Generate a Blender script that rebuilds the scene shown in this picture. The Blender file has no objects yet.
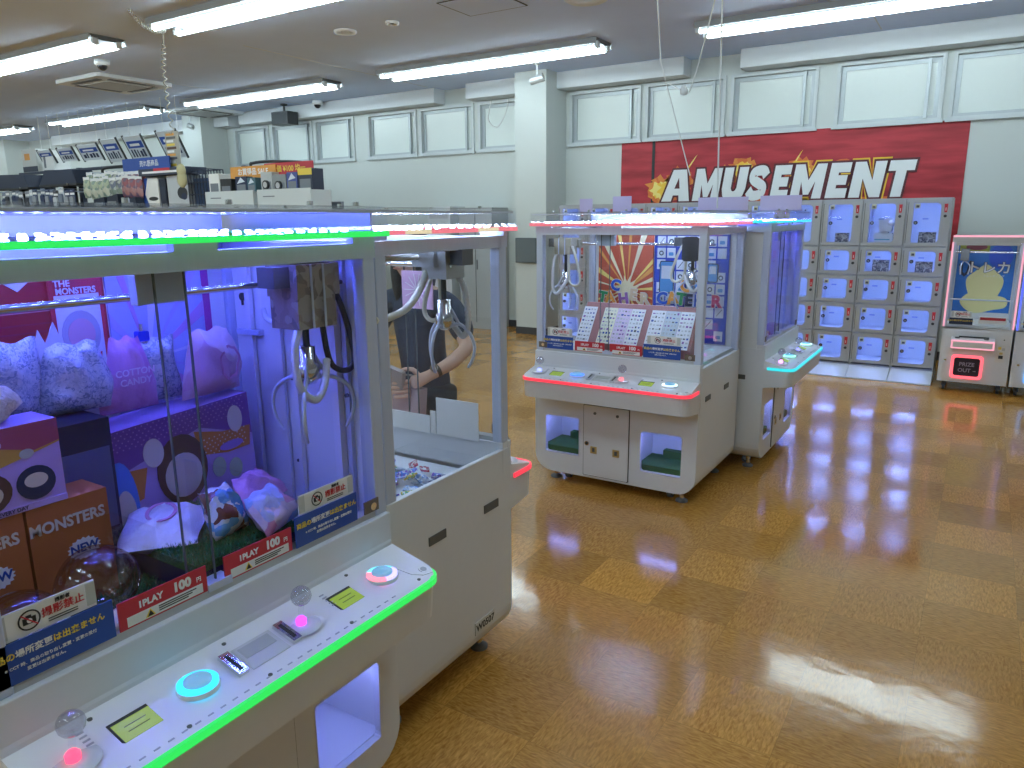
import bpy, bmesh, math, random
from mathutils import Vector, Matrix
from mathutils.geometry import tessellate_polygon
random.seed(7)
PI = math.pi
SC = bpy.context.scene
COL = SC.collection

# ------------------------------------------------------------------ materials
MATS = {}
def mat(name, col=(.8, .8, .8), rough=.5, metal=0., emit=None, es=0., spec=.5, coat=0.):
    if name in MATS: return MATS[name]
    m = bpy.data.materials.new(name); m.use_nodes = True
    b = m.node_tree.nodes['Principled BSDF']
    b.inputs['Base Color'].default_value = (*col, 1)
    b.inputs['Roughness'].default_value = rough
    b.inputs['Metallic'].default_value = metal
    b.inputs['Specular IOR Level'].default_value = spec
    if coat: b.inputs['Coat Weight'].default_value = coat
    if emit is not None:
        b.inputs['Emission Color'].default_value = (*emit, 1)
        b.inputs['Emission Strength'].default_value = es
    MATS[name] = m
    return m

def nodes(m):
    nt = m.node_tree
    return nt, nt.nodes, nt.links, nt.nodes['Principled BSDF']

def grain(m, scale, amount, bump=0., stretch=(1, 1, 1)):
    """slight procedural colour variation and bump on a material"""
    nt, N, L, b = nodes(m)
    tc = N.new('ShaderNodeTexCoord'); mp = N.new('ShaderNodeMapping'); nz = N.new('ShaderNodeTexNoise')
    mp.inputs['Scale'].default_value = stretch
    nz.inputs['Scale'].default_value = scale; nz.inputs['Detail'].default_value = 4
    L.new(tc.outputs['Object'], mp.inputs['Vector']); L.new(mp.outputs[0], nz.inputs['Vector'])
    if amount:
        c = b.inputs['Base Color'].default_value[:]
        mx = N.new('ShaderNodeMix'); mx.data_type = 'RGBA'
        mx.inputs[6].default_value = (*[v * (1 - amount) for v in c[:3]], 1)
        mx.inputs[7].default_value = (*[min(1, v * (1 + amount)) for v in c[:3]], 1)
        L.new(nz.outputs['Fac'], mx.inputs[0]); L.new(mx.outputs[2], b.inputs['Base Color'])
    if bump:
        bp = N.new('ShaderNodeBump'); bp.inputs['Strength'].default_value = bump; bp.inputs['Distance'].default_value = .01
        L.new(nz.outputs['Fac'], bp.inputs['Height']); L.new(bp.outputs[0], b.inputs['Normal'])
    return m

def glass(name, tint=(1, 1, 1), base=.035, gain=.75, rough=.02):
    if name in MATS: return MATS[name]
    m = bpy.data.materials.new(name); m.use_nodes = True
    nt = m.node_tree; N = nt.nodes; L = nt.links; N.clear()
    out = N.new('ShaderNodeOutputMaterial'); mx = N.new('ShaderNodeMixShader')
    tr = N.new('ShaderNodeBsdfTransparent'); gl = N.new('ShaderNodeBsdfGlossy')
    lw = N.new('ShaderNodeLayerWeight'); pw = N.new('ShaderNodeMath'); ma = N.new('ShaderNodeMath')
    tr.inputs[0].default_value = (*tint, 1); gl.inputs['Roughness'].default_value = rough
    lw.inputs['Blend'].default_value = .5
    pw.operation = 'POWER'; pw.inputs[1].default_value = 5
    ma.operation = 'MULTIPLY_ADD'; ma.inputs[1].default_value = gain; ma.inputs[2].default_value = base
    L.new(lw.outputs['Facing'], pw.inputs[0]); L.new(pw.outputs[0], ma.inputs[0]); L.new(ma.outputs[0], mx.inputs[0])
    L.new(tr.outputs[0], mx.inputs[1]); L.new(gl.outputs[0], mx.inputs[2]); L.new(mx.outputs[0], out.inputs[0])
    MATS[name] = m
    return m

def emis(name, col, s):
    return mat(name, (0.02, 0.02, 0.02), .4, emit=col, es=s)

def crumple(name, cols, scale, rough=.3, dist=.0, metal=0., bump=.5):
    """foil and printed film: voronoi patches of a few ink colours on a wrinkled surface"""
    if name in MATS: return MATS[name]
    m = mat(name, cols[0], rough, metal); nt, N, L, b = nodes(m)
    tc = N.new('ShaderNodeTexCoord'); vo = N.new('ShaderNodeTexVoronoi'); vo.inputs['Scale'].default_value = scale
    nz = N.new('ShaderNodeTexNoise'); nz.inputs['Scale'].default_value = scale * .5
    ad = N.new('ShaderNodeMix'); ad.data_type = 'RGBA'; ad.inputs[0].default_value = .12
    L.new(tc.outputs['Object'], nz.inputs['Vector']); L.new(tc.outputs['Object'], ad.inputs[6]); L.new(nz.outputs['Color'], ad.inputs[7])
    L.new(ad.outputs[2], vo.inputs['Vector'])
    sp = N.new('ShaderNodeSeparateColor'); L.new(vo.outputs['Color'], sp.inputs[0])
    cr = N.new('ShaderNodeValToRGB'); cr.color_ramp.interpolation = 'CONSTANT'
    el = cr.color_ramp.elements
    while len(el) < len(cols): el.new(0)
    for i, c in enumerate(cols): el[i].position = i / len(cols); el[i].color = (*c, 1)
    L.new(sp.outputs[0], cr.inputs[0]); L.new(cr.outputs[0], b.inputs['Base Color'])
    n2 = N.new('ShaderNodeTexNoise'); n2.inputs['Scale'].default_value = 22; n2.inputs['Detail'].default_value = 3
    L.new(tc.outputs['Object'], n2.inputs['Vector'])
    bp = N.new('ShaderNodeBump'); bp.inputs['Strength'].default_value = bump; bp.inputs['Distance'].default_value = .02
    L.new(n2.outputs['Fac'], bp.inputs['Height']); L.new(bp.outputs[0], b.inputs['Normal'])
    return m

# ------------------------------------------------------------------ mesh builder
def rot(ax, deg): return Matrix.Rotation(math.radians(deg), 4, ax)
def tr(x, y, z): return Matrix.Translation((x, y, z))

class MB:
    def __init__(s): s.v = []; s.f = []; s.mi = []; s.sm = []; s.mats = []; s.M = Matrix.Identity(4)
    def m(s, mt):
        if mt not in s.mats: s.mats.append(mt)
        return s.mats.index(mt)
    def add(s, vs, fs, mt, smooth=False):
        o = len(s.v); k = s.m(mt)
        for p in vs: s.v.append(tuple(s.M @ Vector(p)))
        for f in fs: s.f.append(tuple(i + o for i in f)); s.mi.append(k); s.sm.append(smooth)
        return s
    def box(s, a, b, mt):
        (x0, y0, z0), (x1, y1, z1) = a, b
        vs = [(x0, y0, z0), (x1, y0, z0), (x1, y1, z0), (x0, y1, z0), (x0, y0, z1), (x1, y0, z1), (x1, y1, z1), (x0, y1, z1)]
        return s.add(vs, [(3, 2, 1, 0), (4, 5, 6, 7), (0, 1, 5, 4), (1, 2, 6, 5), (2, 3, 7, 6), (3, 0, 4, 7)], mt)
    def cbox(s, c, d, mt):
        return s.box([c[i] - d[i] / 2 for i in range(3)], [c[i] + d[i] / 2 for i in range(3)], mt)
    def prism(s, poly, w0, w1, mt, axis='z', holes=()):
        def P(u, v, w): return {'z': (u, v, w), 'y': (u, w, v), 'x': (w, u, v)}[axis]
        loops = [list(poly)] + [list(h) for h in holes]
        flat = [p for l in loops for p in l]
        tris = tessellate_polygon([[Vector((p[0], p[1], 0)) for p in l] for l in loops])
        n = len(flat)
        vs = [P(*p, w0) for p in flat] + [P(*p, w1) for p in flat]
        fs = [tuple(t) for t in tris] + [tuple(i + n for i in reversed(t)) for t in tris]
        s.add(vs, fs, mt)
        for l in loops:
            k = len(l)
            s.add([P(*p, w0) for p in l] + [P(*p, w1) for p in l], [(i, (i + 1) % k, (i + 1) % k + k, i + k) for i in range(k)], mt)
        return s
    def ring(s, c, u, v, r, n):
        return [c + u * (r * math.cos(2 * PI * i / n)) + v * (r * math.sin(2 * PI * i / n)) for i in range(n)]
    def tube(s, pts, r, mt, n=8, caps=True):
        pts = [Vector(p) for p in pts]
        rs = r if isinstance(r, (list, tuple)) else [r] * len(pts)
        t = (pts[1] - pts[0]).normalized()
        u = t.orthogonal().normalized(); vs = []; R = []
        for i, p in enumerate(pts):
            a = pts[max(i - 1, 0)]; b = pts[min(i + 1, len(pts) - 1)]
            t = (b - a).normalized()
            u = (u - t * u.dot(t))
            u = u.normalized() if u.length > 1e-6 else t.orthogonal().normalized()
            R.append(s.ring(p, u, t.cross(u), rs[i], n))
        for q in R: vs += q
        fs = []
        for i in range(len(pts) - 1):
            for j in range(n):
                fs.append((i * n + j, i * n + (j + 1) % n, (i + 1) * n + (j + 1) % n, (i + 1) * n + j))
        s.add(vs, fs, mt, True)
        if caps:
            s.add(R[0], [tuple(reversed(range(n)))], mt); s.add(R[-1], [tuple(range(n))], mt)
        return s
    def cyl(s, a, b, r, mt, n=16): return s.tube([a, b], r, mt, n)
    def lathe(s, prof, c, mt, n=24, smooth=True):
        vs = [(c[0] + r * math.cos(2 * PI * j / n), c[1] + r * math.sin(2 * PI * j / n), c[2] + z) for r, z in prof for j in range(n)]
        fs = [(i * n + j, i * n + (j + 1) % n, (i + 1) * n + (j + 1) % n, (i + 1) * n + j) for i in range(len(prof) - 1) for j in range(n)]
        return s.add(vs, fs, mt, smooth)
    def ball(s, c, r, mt, n=16, jit=None):
        r = r if isinstance(r, (tuple, list)) else (r, r, r)
        vs = []; m_ = n // 2
        for i in range(m_ + 1):
            for j in range(n):
                a = PI * i / m_; b = 2 * PI * j / n
                d = Vector((math.sin(a) * math.cos(b), math.sin(a) * math.sin(b), math.cos(a)))
                k = jit(d) if jit else 1
                vs.append((c[0] + r[0] * d.x * k, c[1] + r[1] * d.y * k, c[2] + r[2] * d.z * k))
        fs = [(i * n + j, i * n + (j + 1) % n, (i + 1) * n + (j + 1) % n, (i + 1) * n + j) for i in range(m_) for j in range(n)]
        return s.add(vs, fs, mt, True)
    def text(s, st, size, mt, at=(0, 0, 0), bold=0., thick=.001, shear=0., align='CENTER', face='y', squash=1.):
        """raised lettering; face 'y' reads towards -y"""
        vs, fs = glyphs(st, bold, shear, align)
        M0 = s.M
        R = {'y': rot('X', 90), 'z': Matrix.Identity(4), 'x': rot('Z', 90) @ rot('X', 90)}[face]
        s.M = M0 @ tr(*at) @ R
        s.add([(x * size * squash, y * size, z * thick) for x, y, z in vs], fs, mt)
        s.M = M0
        return s
    def build(s, name, parent=None, loc=None, bevel=0., rotz=None, coll=True, sub=0):
        me = bpy.data.meshes.new(name)
        me.from_pydata(s.v, [], s.f)
        for mt in s.mats: me.materials.append(mt)
        me.polygons.foreach_set('material_index', s.mi); me.polygons.foreach_set('use_smooth', s.sm)
        bm = bmesh.new(); bm.from_mesh(me)
        bmesh.ops.recalc_face_normals(bm, faces=bm.faces)
        if bevel: bmesh.ops.remove_doubles(bm, verts=bm.verts, dist=1e-5)
        bm.to_mesh(me); bm.free(); me.update()
        o = bpy.data.objects.new(name, me); COL.objects.link(o)
        if parent is not None: o.parent = parent
        if loc is not None: o.location = loc
        if rotz is not None: o.rotation_euler.z = rotz
        if bevel:
            b = o.modifiers.new('b', 'BEVEL'); b.width = bevel; b.segments = 2; b.limit_method = 'ANGLE'; b.angle_limit = math.radians(50)
        if sub:
            b = o.modifiers.new('s', 'SUBSURF'); b.levels = b.render_levels = sub
        return o

GL = {}
def glyphs(st, bold, shear, align):
    k = (st, bold, shear, align)
    if k in GL: return GL[k]
    cu = bpy.data.curves.new('t', 'FONT'); cu.body = st; cu.size = 1; cu.extrude = .5; cu.offset = bold; cu.shear = shear
    cu.align_x = align; cu.align_y = 'CENTER'; cu.resolution_u = 3
    ob = bpy.data.objects.new('t', cu); COL.objects.link(ob)
    dg = bpy.context.evaluated_depsgraph_get(); dg.update()
    me = bpy.data.meshes.new_from_object(ob.evaluated_get(dg))
    r = ([tuple(v.co) for v in me.vertices], [tuple(p.vertices) for p in me.polygons])
    bpy.data.objects.remove(ob); bpy.data.curves.remove(cu); bpy.data.meshes.remove(me)
    GL[k] = r
    return r

def arc(cx, cy, r, a0, a1, n=6):
    return [(cx + r * math.cos(math.radians(a0 + (a1 - a0) * i / n)), cy + r * math.sin(math.radians(a0 + (a1 - a0) * i / n))) for i in range(n + 1)]
def rrect(x0, y0, x1, y1, r, n=4, corners=(1, 1, 1, 1)):
    """rounded rectangle; corners: ll, lr, ur, ul"""
    p = []
    for (cx, cy, a, on, px, py) in ((x0 + r, y0 + r, 180, corners[0], x0, y0), (x1 - r, y0 + r, 270, corners[1], x1, y0), (x1 - r, y1 - r, 0, corners[2], x1, y1), (x0 + r, y1 - r, 90, corners[3], x0, y1)):
        p += arc(cx, cy, r, a, a + 90, n) if on else [(px, py)]
    return p
def offset_poly(poly, d):
    n = len(poly); out = []
    ar = sum(poly[i][0] * poly[(i + 1) % n][1] - poly[(i + 1) % n][0] * poly[i][1] for i in range(n))
    sg = 1 if ar > 0 else -1
    for i in range(n):
        a = Vector(poly[i - 1]); b = Vector(poly[i]); c = Vector(poly[(i + 1) % n])
        d1 = (b - a).normalized(); d2 = (c - b).normalized()
        n1 = Vector((d1.y, -d1.x)) * sg; n2 = Vector((d2.y, -d2.x)) * sg
        h = n1 + n2
        k = d / max(.45, (1 + n1.dot(n2)))
        out.append((b.x + h.x * k, b.y + h.y * k))
    return out
def stroke(pts, w, ext=0.):
    """outline polygon of a thick open polyline"""
    P = [Vector(p) for p in pts]
    P[0] = P[0] - (P[1] - P[0]).normalized() * ext; P[-1] = P[-1] + (P[-1] - P[-2]).normalized() * ext
    l, r = [], []
    for i, p in enumerate(P):
        t = (P[min(i + 1, len(P) - 1)] - P[max(i - 1, 0)]).normalized()
        nn = Vector((-t.y, t.x)) * w / 2
        l.append(tuple(p + nn)); r.append(tuple(p - nn))
    return l + r[::-1]
def bez(p, n=16):
    """smooth curve through points (Catmull-Rom)"""
    p = [Vector(q) for q in p]; out = []
    for i in range(len(p) - 1):
        a, b, c, d = p[max(i - 1, 0)], p[i], p[i + 1], p[min(i + 2, len(p) - 1)]
        for k in range(n):
            t = k / n
            out.append(.5 * ((2 * b) + (c - a) * t + (2 * a - 5 * b + 4 * c - d) * t * t + (3 * b - a - 3 * c + d) * t ** 3))
    out.append(p[-1])
    return out
def coil(path, R, turns, n=10):
    path = [Vector(p) for p in path]; out = []; N = turns * n; u = None
    for i in range(N + 1):
        s = i / N * (len(path) - 1); k = min(int(s), len(path) - 2); p = path[k].lerp(path[k + 1], s - k)
        t = (path[k + 1] - path[k]).normalized()
        u = t.orthogonal().normalized() if u is None else (u - t * u.dot(t)).normalized()
        v = t.cross(u); a = 2 * PI * i / n
        out.append(p + u * R * math.cos(a) + v * R * math.sin(a))
    return out

# ------------------------------------------------------------------ scene tree helpers
def empty(name, loc=(0, 0, 0), rz=0.):
    o = bpy.data.objects.new(name, None); COL.objects.link(o); o.location = loc; o.rotation_euler.z = rz; o.empty_display_size = .1
    return o
def tag(o, label, cat, group=None, kind=None):
    o['label'] = label; o['category'] = cat
    if group: o['group'] = group
    if kind: o['kind'] = kind
    return o
def struct(o): o['kind'] = 'structure'; return o
KIDS = {}
def copy_tree(o, parent=None):
    c = o.copy(); COL.objects.link(c)
    if parent is not None: c.parent = parent
    for ch in [x for x in bpy.data.objects if x.parent == o]: copy_tree(ch, c)
    return c

# ------------------------------------------------------------------ common materials
WHITE = grain(mat('white_powder_coat', (.69, .71, .75), .36), 40, .02)
PANEL = mat('white_gloss_panel', (.84, .85, .90), .22)
ALU = mat('brushed_aluminium', (.55, .61, .76), .40, .15); grain(ALU, 60, .06, 0, (1, 1, .05))
GREYM = grain(mat('grey_frame_paint', (.50, .51, .53), .45), 30, .03)
CHROME = mat('chrome', (.75, .76, .78), .12, 1.)
DARK = mat('dark_plastic', (.025, .027, .03), .45)
DGREY = mat('dark_grey_metal', (.10, .105, .11), .5)
BRASS = mat('brass_plate', (.62, .48, .20), .35, .8)
RUBBER = mat('grey_caster_rubber', (.16, .165, .17), .6)
SEAM = mat('black_gap', (.03, .03, .03), .8)
ACR = glass('clear_acrylic', (.985, .99, .995), .03, .7)
PANE = glass('machine_glass', (.97, .98, .99), .022, .5)
TURF = grain(mat('green_artificial_turf', (.035, .13, .03), .9), 220, .75, 1.)
INNER = mat('white_interior_panel', (.74, .76, .78), .4)
PAPER = grain(mat('white_paper', (.82, .82, .80), .6), 15, .02)
RED = mat('red_print', (.55, .03, .045), .45)
BLUE = mat('blue_print', (.02, .075, .36), .45)
YEL = mat('yellow_print', (.85, .62, .08), .5)
BLACK = mat('black_print', (.012, .012, .014), .5)
WPRINT = mat('white_print', (.85, .85, .85), .5)
LCD = mat('green_lcd_glass', (.20, .26, .04), .25, emit=(.50, .75, .08), es=.40)

# ------------------------------------------------------------------ room
XL, XR, YB, YW, CEIL = -25., 4.6, -6., 9.77, 3.6
def floor_mat():
    m = mat('glossy_brown_vinyl_tile', (.3, .16, .04), .17); nt, N, L, b = nodes(m)
    tc = N.new('ShaderNodeTexCoord'); mp = N.new('ShaderNodeMapping')
    mp.inputs['Location'].default_value = (.055 + .34 * 100, -2.46 + .3375 * 100, 0)
    L.new(tc.outputs['Object'], mp.inputs['Vector'])
    sx = N.new('ShaderNodeSeparateXYZ'); L.new(mp.outputs[0], sx.inputs[0])
    fl = []
    frs = []
    for ax, T in ((0, .34), (1, .3375)):
        d = N.new('ShaderNodeMath'); d.operation = 'DIVIDE'; d.inputs[1].default_value = T
        L.new(sx.outputs[ax], d.inputs[0])
        f = N.new('ShaderNodeMath'); f.operation = 'FLOOR'; L.new(d.outputs[0], f.inputs[0]); fl.append(f)
        q = N.new('ShaderNodeMath'); q.operation = 'FRACT'; L.new(d.outputs[0], q.inputs[0])
        p = N.new('ShaderNodeMath'); p.operation = 'PINGPONG'; p.inputs[1].default_value = .5; L.new(q.outputs[0], p.inputs[0]); frs.append(p)
    cb = N.new('ShaderNodeCombineXYZ'); L.new(fl[0].outputs[0], cb.inputs[0]); L.new(fl[1].outputs[0], cb.inputs[1])
    wn = N.new('ShaderNodeTexWhiteNoise'); wn.noise_dimensions = '3D'; L.new(cb.outputs[0], wn.inputs['Vector'])
    sm = N.new('ShaderNodeMath'); sm.operation = 'ADD'; L.new(fl[0].outputs[0], sm.inputs[0]); L.new(fl[1].outputs[0], sm.inputs[1])
    par = N.new('ShaderNodeMath'); par.operation = 'PINGPONG'; par.inputs[1].default_value = 1; L.new(sm.outputs[0], par.inputs[0])
    # grain direction turns by a quarter on every other tile
    mpa = N.new('ShaderNodeMapping'); mpa.inputs['Scale'].default_value = (30, 120, 1); mpa.inputs['Rotation'].default_value = (0, 0, .5)
    mpb = N.new('ShaderNodeMapping'); mpb.inputs['Scale'].default_value = (120, 30, 1); mpb.inputs['Rotation'].default_value = (0, 0, .5)
    L.new(mp.outputs[0], mpa.inputs[0]); L.new(mp.outputs[0], mpb.inputs[0])
    mv = N.new('ShaderNodeMix'); mv.data_type = 'VECTOR'
    L.new(par.outputs[0], mv.inputs[0]); L.new(mpa.outputs[0], mv.inputs[4]); L.new(mpb.outputs[0], mv.inputs[5])
    nz = N.new('ShaderNodeTexNoise'); nz.inputs['Scale'].default_value = 1; nz.inputs['Detail'].default_value = 3; nz.inputs['Distortion'].default_value = .6
    L.new(mv.outputs[1], nz.inputs['Vector'])
    cr = N.new('ShaderNodeValToRGB'); e = cr.color_ramp.elements
    e[0].position = .30; e[0].color = (.345, .146, .022, 1); e[1].position = .72; e[1].color = (.61, .315, .072, 1)
    L.new(nz.outputs['Fac'], cr.inputs[0])
    hs = N.new('ShaderNodeHueSaturation'); L.new(cr.outputs[0], hs.inputs['Color'])
    # tone per tile: mostly checker with chance variation
    t1 = N.new('ShaderNodeMath'); t1.operation = 'MULTIPLY_ADD'; t1.inputs[1].default_value = .30; t1.inputs[2].default_value = .86
    L.new(wn.outputs['Value'], t1.inputs[0])
    t2 = N.new('ShaderNodeMath'); t2.operation = 'MULTIPLY_ADD'; t2.inputs[1].default_value = .10; L.new(par.outputs[0], t2.inputs[0]); L.new(t1.outputs[0], t2.inputs[2])
    L.new(t2.outputs[0], hs.inputs['Value'])
    # wide scuffs and dull patches
    n2 = N.new('ShaderNodeTexNoise'); n2.inputs['Scale'].default_value = 1.1; n2.inputs['Detail'].default_value = 5; L.new(tc.outputs['Object'], n2.inputs['Vector'])
    rr = N.new('ShaderNodeMapRange'); rr.inputs['From Min'].default_value = .3; rr.inputs['From Max'].default_value = .7
    rr.inputs['To Min'].default_value = .07; rr.inputs['To Max'].default_value = .17; L.new(n2.outputs['Fac'], rr.inputs[0])
    L.new(rr.outputs[0], b.inputs['Roughness'])
    mn = N.new('ShaderNodeMath'); mn.operation = 'MINIMUM'; L.new(frs[0].outputs[0], mn.inputs[0]); L.new(frs[1].outputs[0], mn.inputs[1])
    jr = N.new('ShaderNodeMapRange'); jr.inputs['From Max'].default_value = .006; jr.inputs['To Min'].default_value = .72; L.new(mn.outputs[0], jr.inputs[0])
    jm = N.new('ShaderNodeMix'); jm.data_type = 'RGBA'; jm.blend_type = 'MULTIPLY'; jm.inputs[0].default_value = 1
    L.new(hs.outputs[0], jm.inputs[6]); L.new(jr.outputs[0], jm.inputs[7]); L.new(jm.outputs[2], b.inputs['Base Color'])
    n3 = N.new('ShaderNodeTexNoise'); n3.inputs['Scale'].default_value = 9; n3.inputs['Detail'].default_value = 2; L.new(tc.outputs['Object'], n3.inputs['Vector'])
    bp = N.new('ShaderNodeBump'); bp.inputs['Strength'].default_value = .06; bp.inputs['Distance'].default_value = .02
    L.new(n3.outputs['Fac'], bp.inputs['Height']); L.new(bp.outputs[0], b.inputs['Normal'])
    b.inputs['Specular IOR Level'].default_value = .62
    return m
struct(MB().box((XL, YB, -.1), (XR, YW + .3, 0), floor_mat()).build('floor'))
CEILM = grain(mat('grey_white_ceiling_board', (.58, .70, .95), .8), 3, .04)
WALLM = grain(mat('pale_grey_wall_paint', (.58, .62, .60), .6), 2, .02)
SOFM = mat('white_duct_cover', (.66, .69, .71), .5)
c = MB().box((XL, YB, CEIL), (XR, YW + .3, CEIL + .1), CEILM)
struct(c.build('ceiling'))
# board joints in the ceiling
for i, x in enumerate((-10.2, -7.4, -1.2, 1.4)):
    struct(MB().box((x, 6.05, CEIL - .002), (x + .012, 9.4, CEIL + .01), GREYM).build('trim_%d' % (i + 1)))

# window bays: (x0, x1) along the back wall
ZS, ZT = 2.665, 3.365
BAYS = [(-5.15, -4.08), (-4.02, -2.95), (-2.89, -1.86), (-1.66, -.56), (-.50, .60), (.68, 1.78),
        (-6.72, -5.80), (-7.86, -6.80), (-8.98, -7.92), (-10.22, -9.28), (-11.34, -10.28), (-12.4, -11.42)]
wall = MB()
holes = [[(a, ZS), (b, ZS), (b, ZT), (a, ZT)] for a, b in BAYS]
wall.prism([(XL, 0), (XR, 0), (XR, CEIL), (XL, CEIL)], YW, YW + .25, WALLM, 'y', holes)
struct(wall.build('wall_back'))
struct(MB().box((XL - .2, YB, 0), (XL, YW + .3, CEIL), WALLM).build('wall_left'))
struct(MB().box((XR, YB, 0), (XR + .2, YW + .3, CEIL), WALLM).build('wall_right'))
struct(MB().box((XL - .2, YB - .2, 0), (XR + .2, YB, CEIL), WALLM).build('wall_front'))
struct(MB().box((XL, YW - .015, 0), (XR, YW, .1), mat('dark_baseboard', (.05, .05, .055), .5)).build('baseboard_back'))
for n_, (a, b, d) in enumerate(((-5.72, -5.22, .57), (-13.17, -12.62, .57), (-20.6, -20.1, .57))):
    o = MB().box((a, YW - d, 0), (b, YW, CEIL), WALLM).box((a - .004, YW - d - .012, 0), (b + .012, YW, .1), MATS['dark_baseboard'])
    struct(o.build('trim_%d' % (10 + n_)))
for n_, (a, b) in enumerate(((-2.72, XR), (-6.76, -3.42), (-11.9, -7.35), (-18.5, -12.2))):
    struct(MB().box((a, YW - .28, 3.385), (b, YW, CEIL), SOFM).build('trim_%d' % (20 + n_), bevel=.006))
FROST = mat('frosted_window_glass', (.66, .72, .69), .28, spec=.5)
SASH = mat('window_sash_aluminium', (.42, .46, .48), .4, .3)
FRM = mat('window_frame_paint', (.56, .60, .61), .45)
for i, (a, b) in enumerate(BAYS):
    w = MB(); t = .04
    w.prism([(a, ZS), (b, ZS), (b, ZT), (a, ZT)], YW - .03, YW + .12, FRM, 'y', [[(a + t, ZS + t * .6), (b - t, ZS + t * .6), (b - t, ZT - t), (a + t, ZT - t)]])
    w.box((a - .02, YW - .05, ZS - .03), (b + .02, YW + .1, ZS), FRM)
    root = struct(w.build('window_%d' % (i + 1)))
    s = MB(); e = .05
    s.prism([(a + t, ZS + .025), (b - t, ZS + .025), (b - t, ZT - t), (a + t, ZT - t)], YW + .03, YW + .065, SASH, 'y',
            [[(a + t + e, ZS + .06), (b - t - e, ZS + .06), (b - t - e, ZT - t - .05), (a + t + e, ZT - t - .05)]])
    s.box((b - t - e - .09, YW + .0, ZS + .03), (b - t - e - .055, YW + .03, ZT - t), SASH)
    s.build('window_sash', root)
    MB().box((a + t + e, YW + .045, ZS + .06), (b - t - e, YW + .053, ZT - t - .05), FROST).build('window_pane', root)

# ------------------------------------------------------------------ lamps
TUBE = emis('fluorescent_tube_glow', (.75, .93, 1.), 37.)
LAMPW = mat('lamp_housing_white', (.72, .75, .76), .4)
def lamp_proto():
    root = empty('fluorescent_light'); Lh = 1.62
    h = MB()
    h.prism([(-.20, 0), (.20, 0), (.17, -.03), (.06, -.05), (-.06, -.05), (-.17, -.03)], -Lh, Lh, mat('lamp_reflector_darkened', (.13, .14, .15), .5), 'x')  # white reflector, colour darkened to offset the glare of its tubes
    for q in (-1, 1): h.prism([(q * .2, 0), (q * .215, -.066), (q * .207, -.066), (q * .185, 0)], -Lh, Lh, mat('lamp_edge_grey', (.45, .48, .51), .5), 'x')
    h.build('lamp_housing', root)
    for y in (-.13, .13):
        for x in (-Lh + .02, Lh - .02):
            MB().box((x - .02, y - .03, -.10), (x + .02, y + .03, -.03), LAMPW).build('lamp_holder', root)
        MB().cyl((-Lh + .04, y, -.088), (Lh - .04, y, -.088), .017, TUBE, 10).build('fluorescent_tube', root)
    return root
LP = lamp_proto(); used = False
LAMPROWS = {8.15: 'over the windows', 4.95: 'across the middle of the ceiling', 1.9: 'nearer the camera', -1.3: 'behind', -4.4: 'far behind'}
for y, rw in LAMPROWS.items():
    for k, x in enumerate((-22.8, -18.5, -14.0, -9.75, -5.5, -1.15, 3.0)):
        if x > 2.9 and y < 5 or (x < -16 and y < 2): continue
        if y == 4.95: x -= .1
        o = LP if not used else copy_tree(LP); used = True
        o.location = (x, y, CEIL)
        seen = {(-1.15, 8.15): 'lit twin tube ceiling light above the red banner', (-5.5, 8.15): 'lit twin tube ceiling light in front of the white column, near the windows',
                (-9.75, 8.15): 'lit twin tube ceiling light left of centre, beside the small hanging projector', (-14.0, 8.15): 'lit twin tube ceiling light above the shop shelves, past the air conditioner',
                (-18.5, 8.15): 'lit twin tube ceiling light at the far left, lowest in the row', (-9.85, 4.95): 'large lit twin tube ceiling light at the left edge, beside the dome camera',
                (-5.6, 4.95): 'lit twin tube ceiling light at the top edge, above the coiled cord'}.get((round(x, 2), y))
        tag(o, seen or 'twin tube ceiling light %s, %s from the left wall' % (rw, ('first', 'second', 'third', 'fourth', 'fifth', 'sixth', 'seventh')[k]), 'ceiling light', 'fluorescent ceiling lights')

# ------------------------------------------------------------------ claw machine template
LATIN = None
def camera_sign(b, cx, z, s):
    """crossed-out camera pictogram, facing -y at y = 0"""
    b.prism(arc(cx, z, s, 0, 350, 28), -.0012, -.0004, BLACK, 'y', [arc(cx, z, s * .86, 0, 350, 28)])
    b.box((cx - s * .58, -.0012, z - s * .38), (cx + s * .58, -.0004, z + s * .28), BLACK)
    b.box((cx - s * .28, -.0012, z + s * .28), (cx + s * .2, -.0004, z + s * .5), BLACK)
    b.prism(arc(cx, z - s * .05, s * .24, 0, 340, 16), -.0018, -.0010, WPRINT, 'y')
    M0 = b.M; b.M = M0 @ tr(cx, 0, z) @ rot('Y', 45); b.box((-s * .95, -.0022, -s * .06), (s * .95, -.0012, s * .06), RED); b.M = M0

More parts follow.
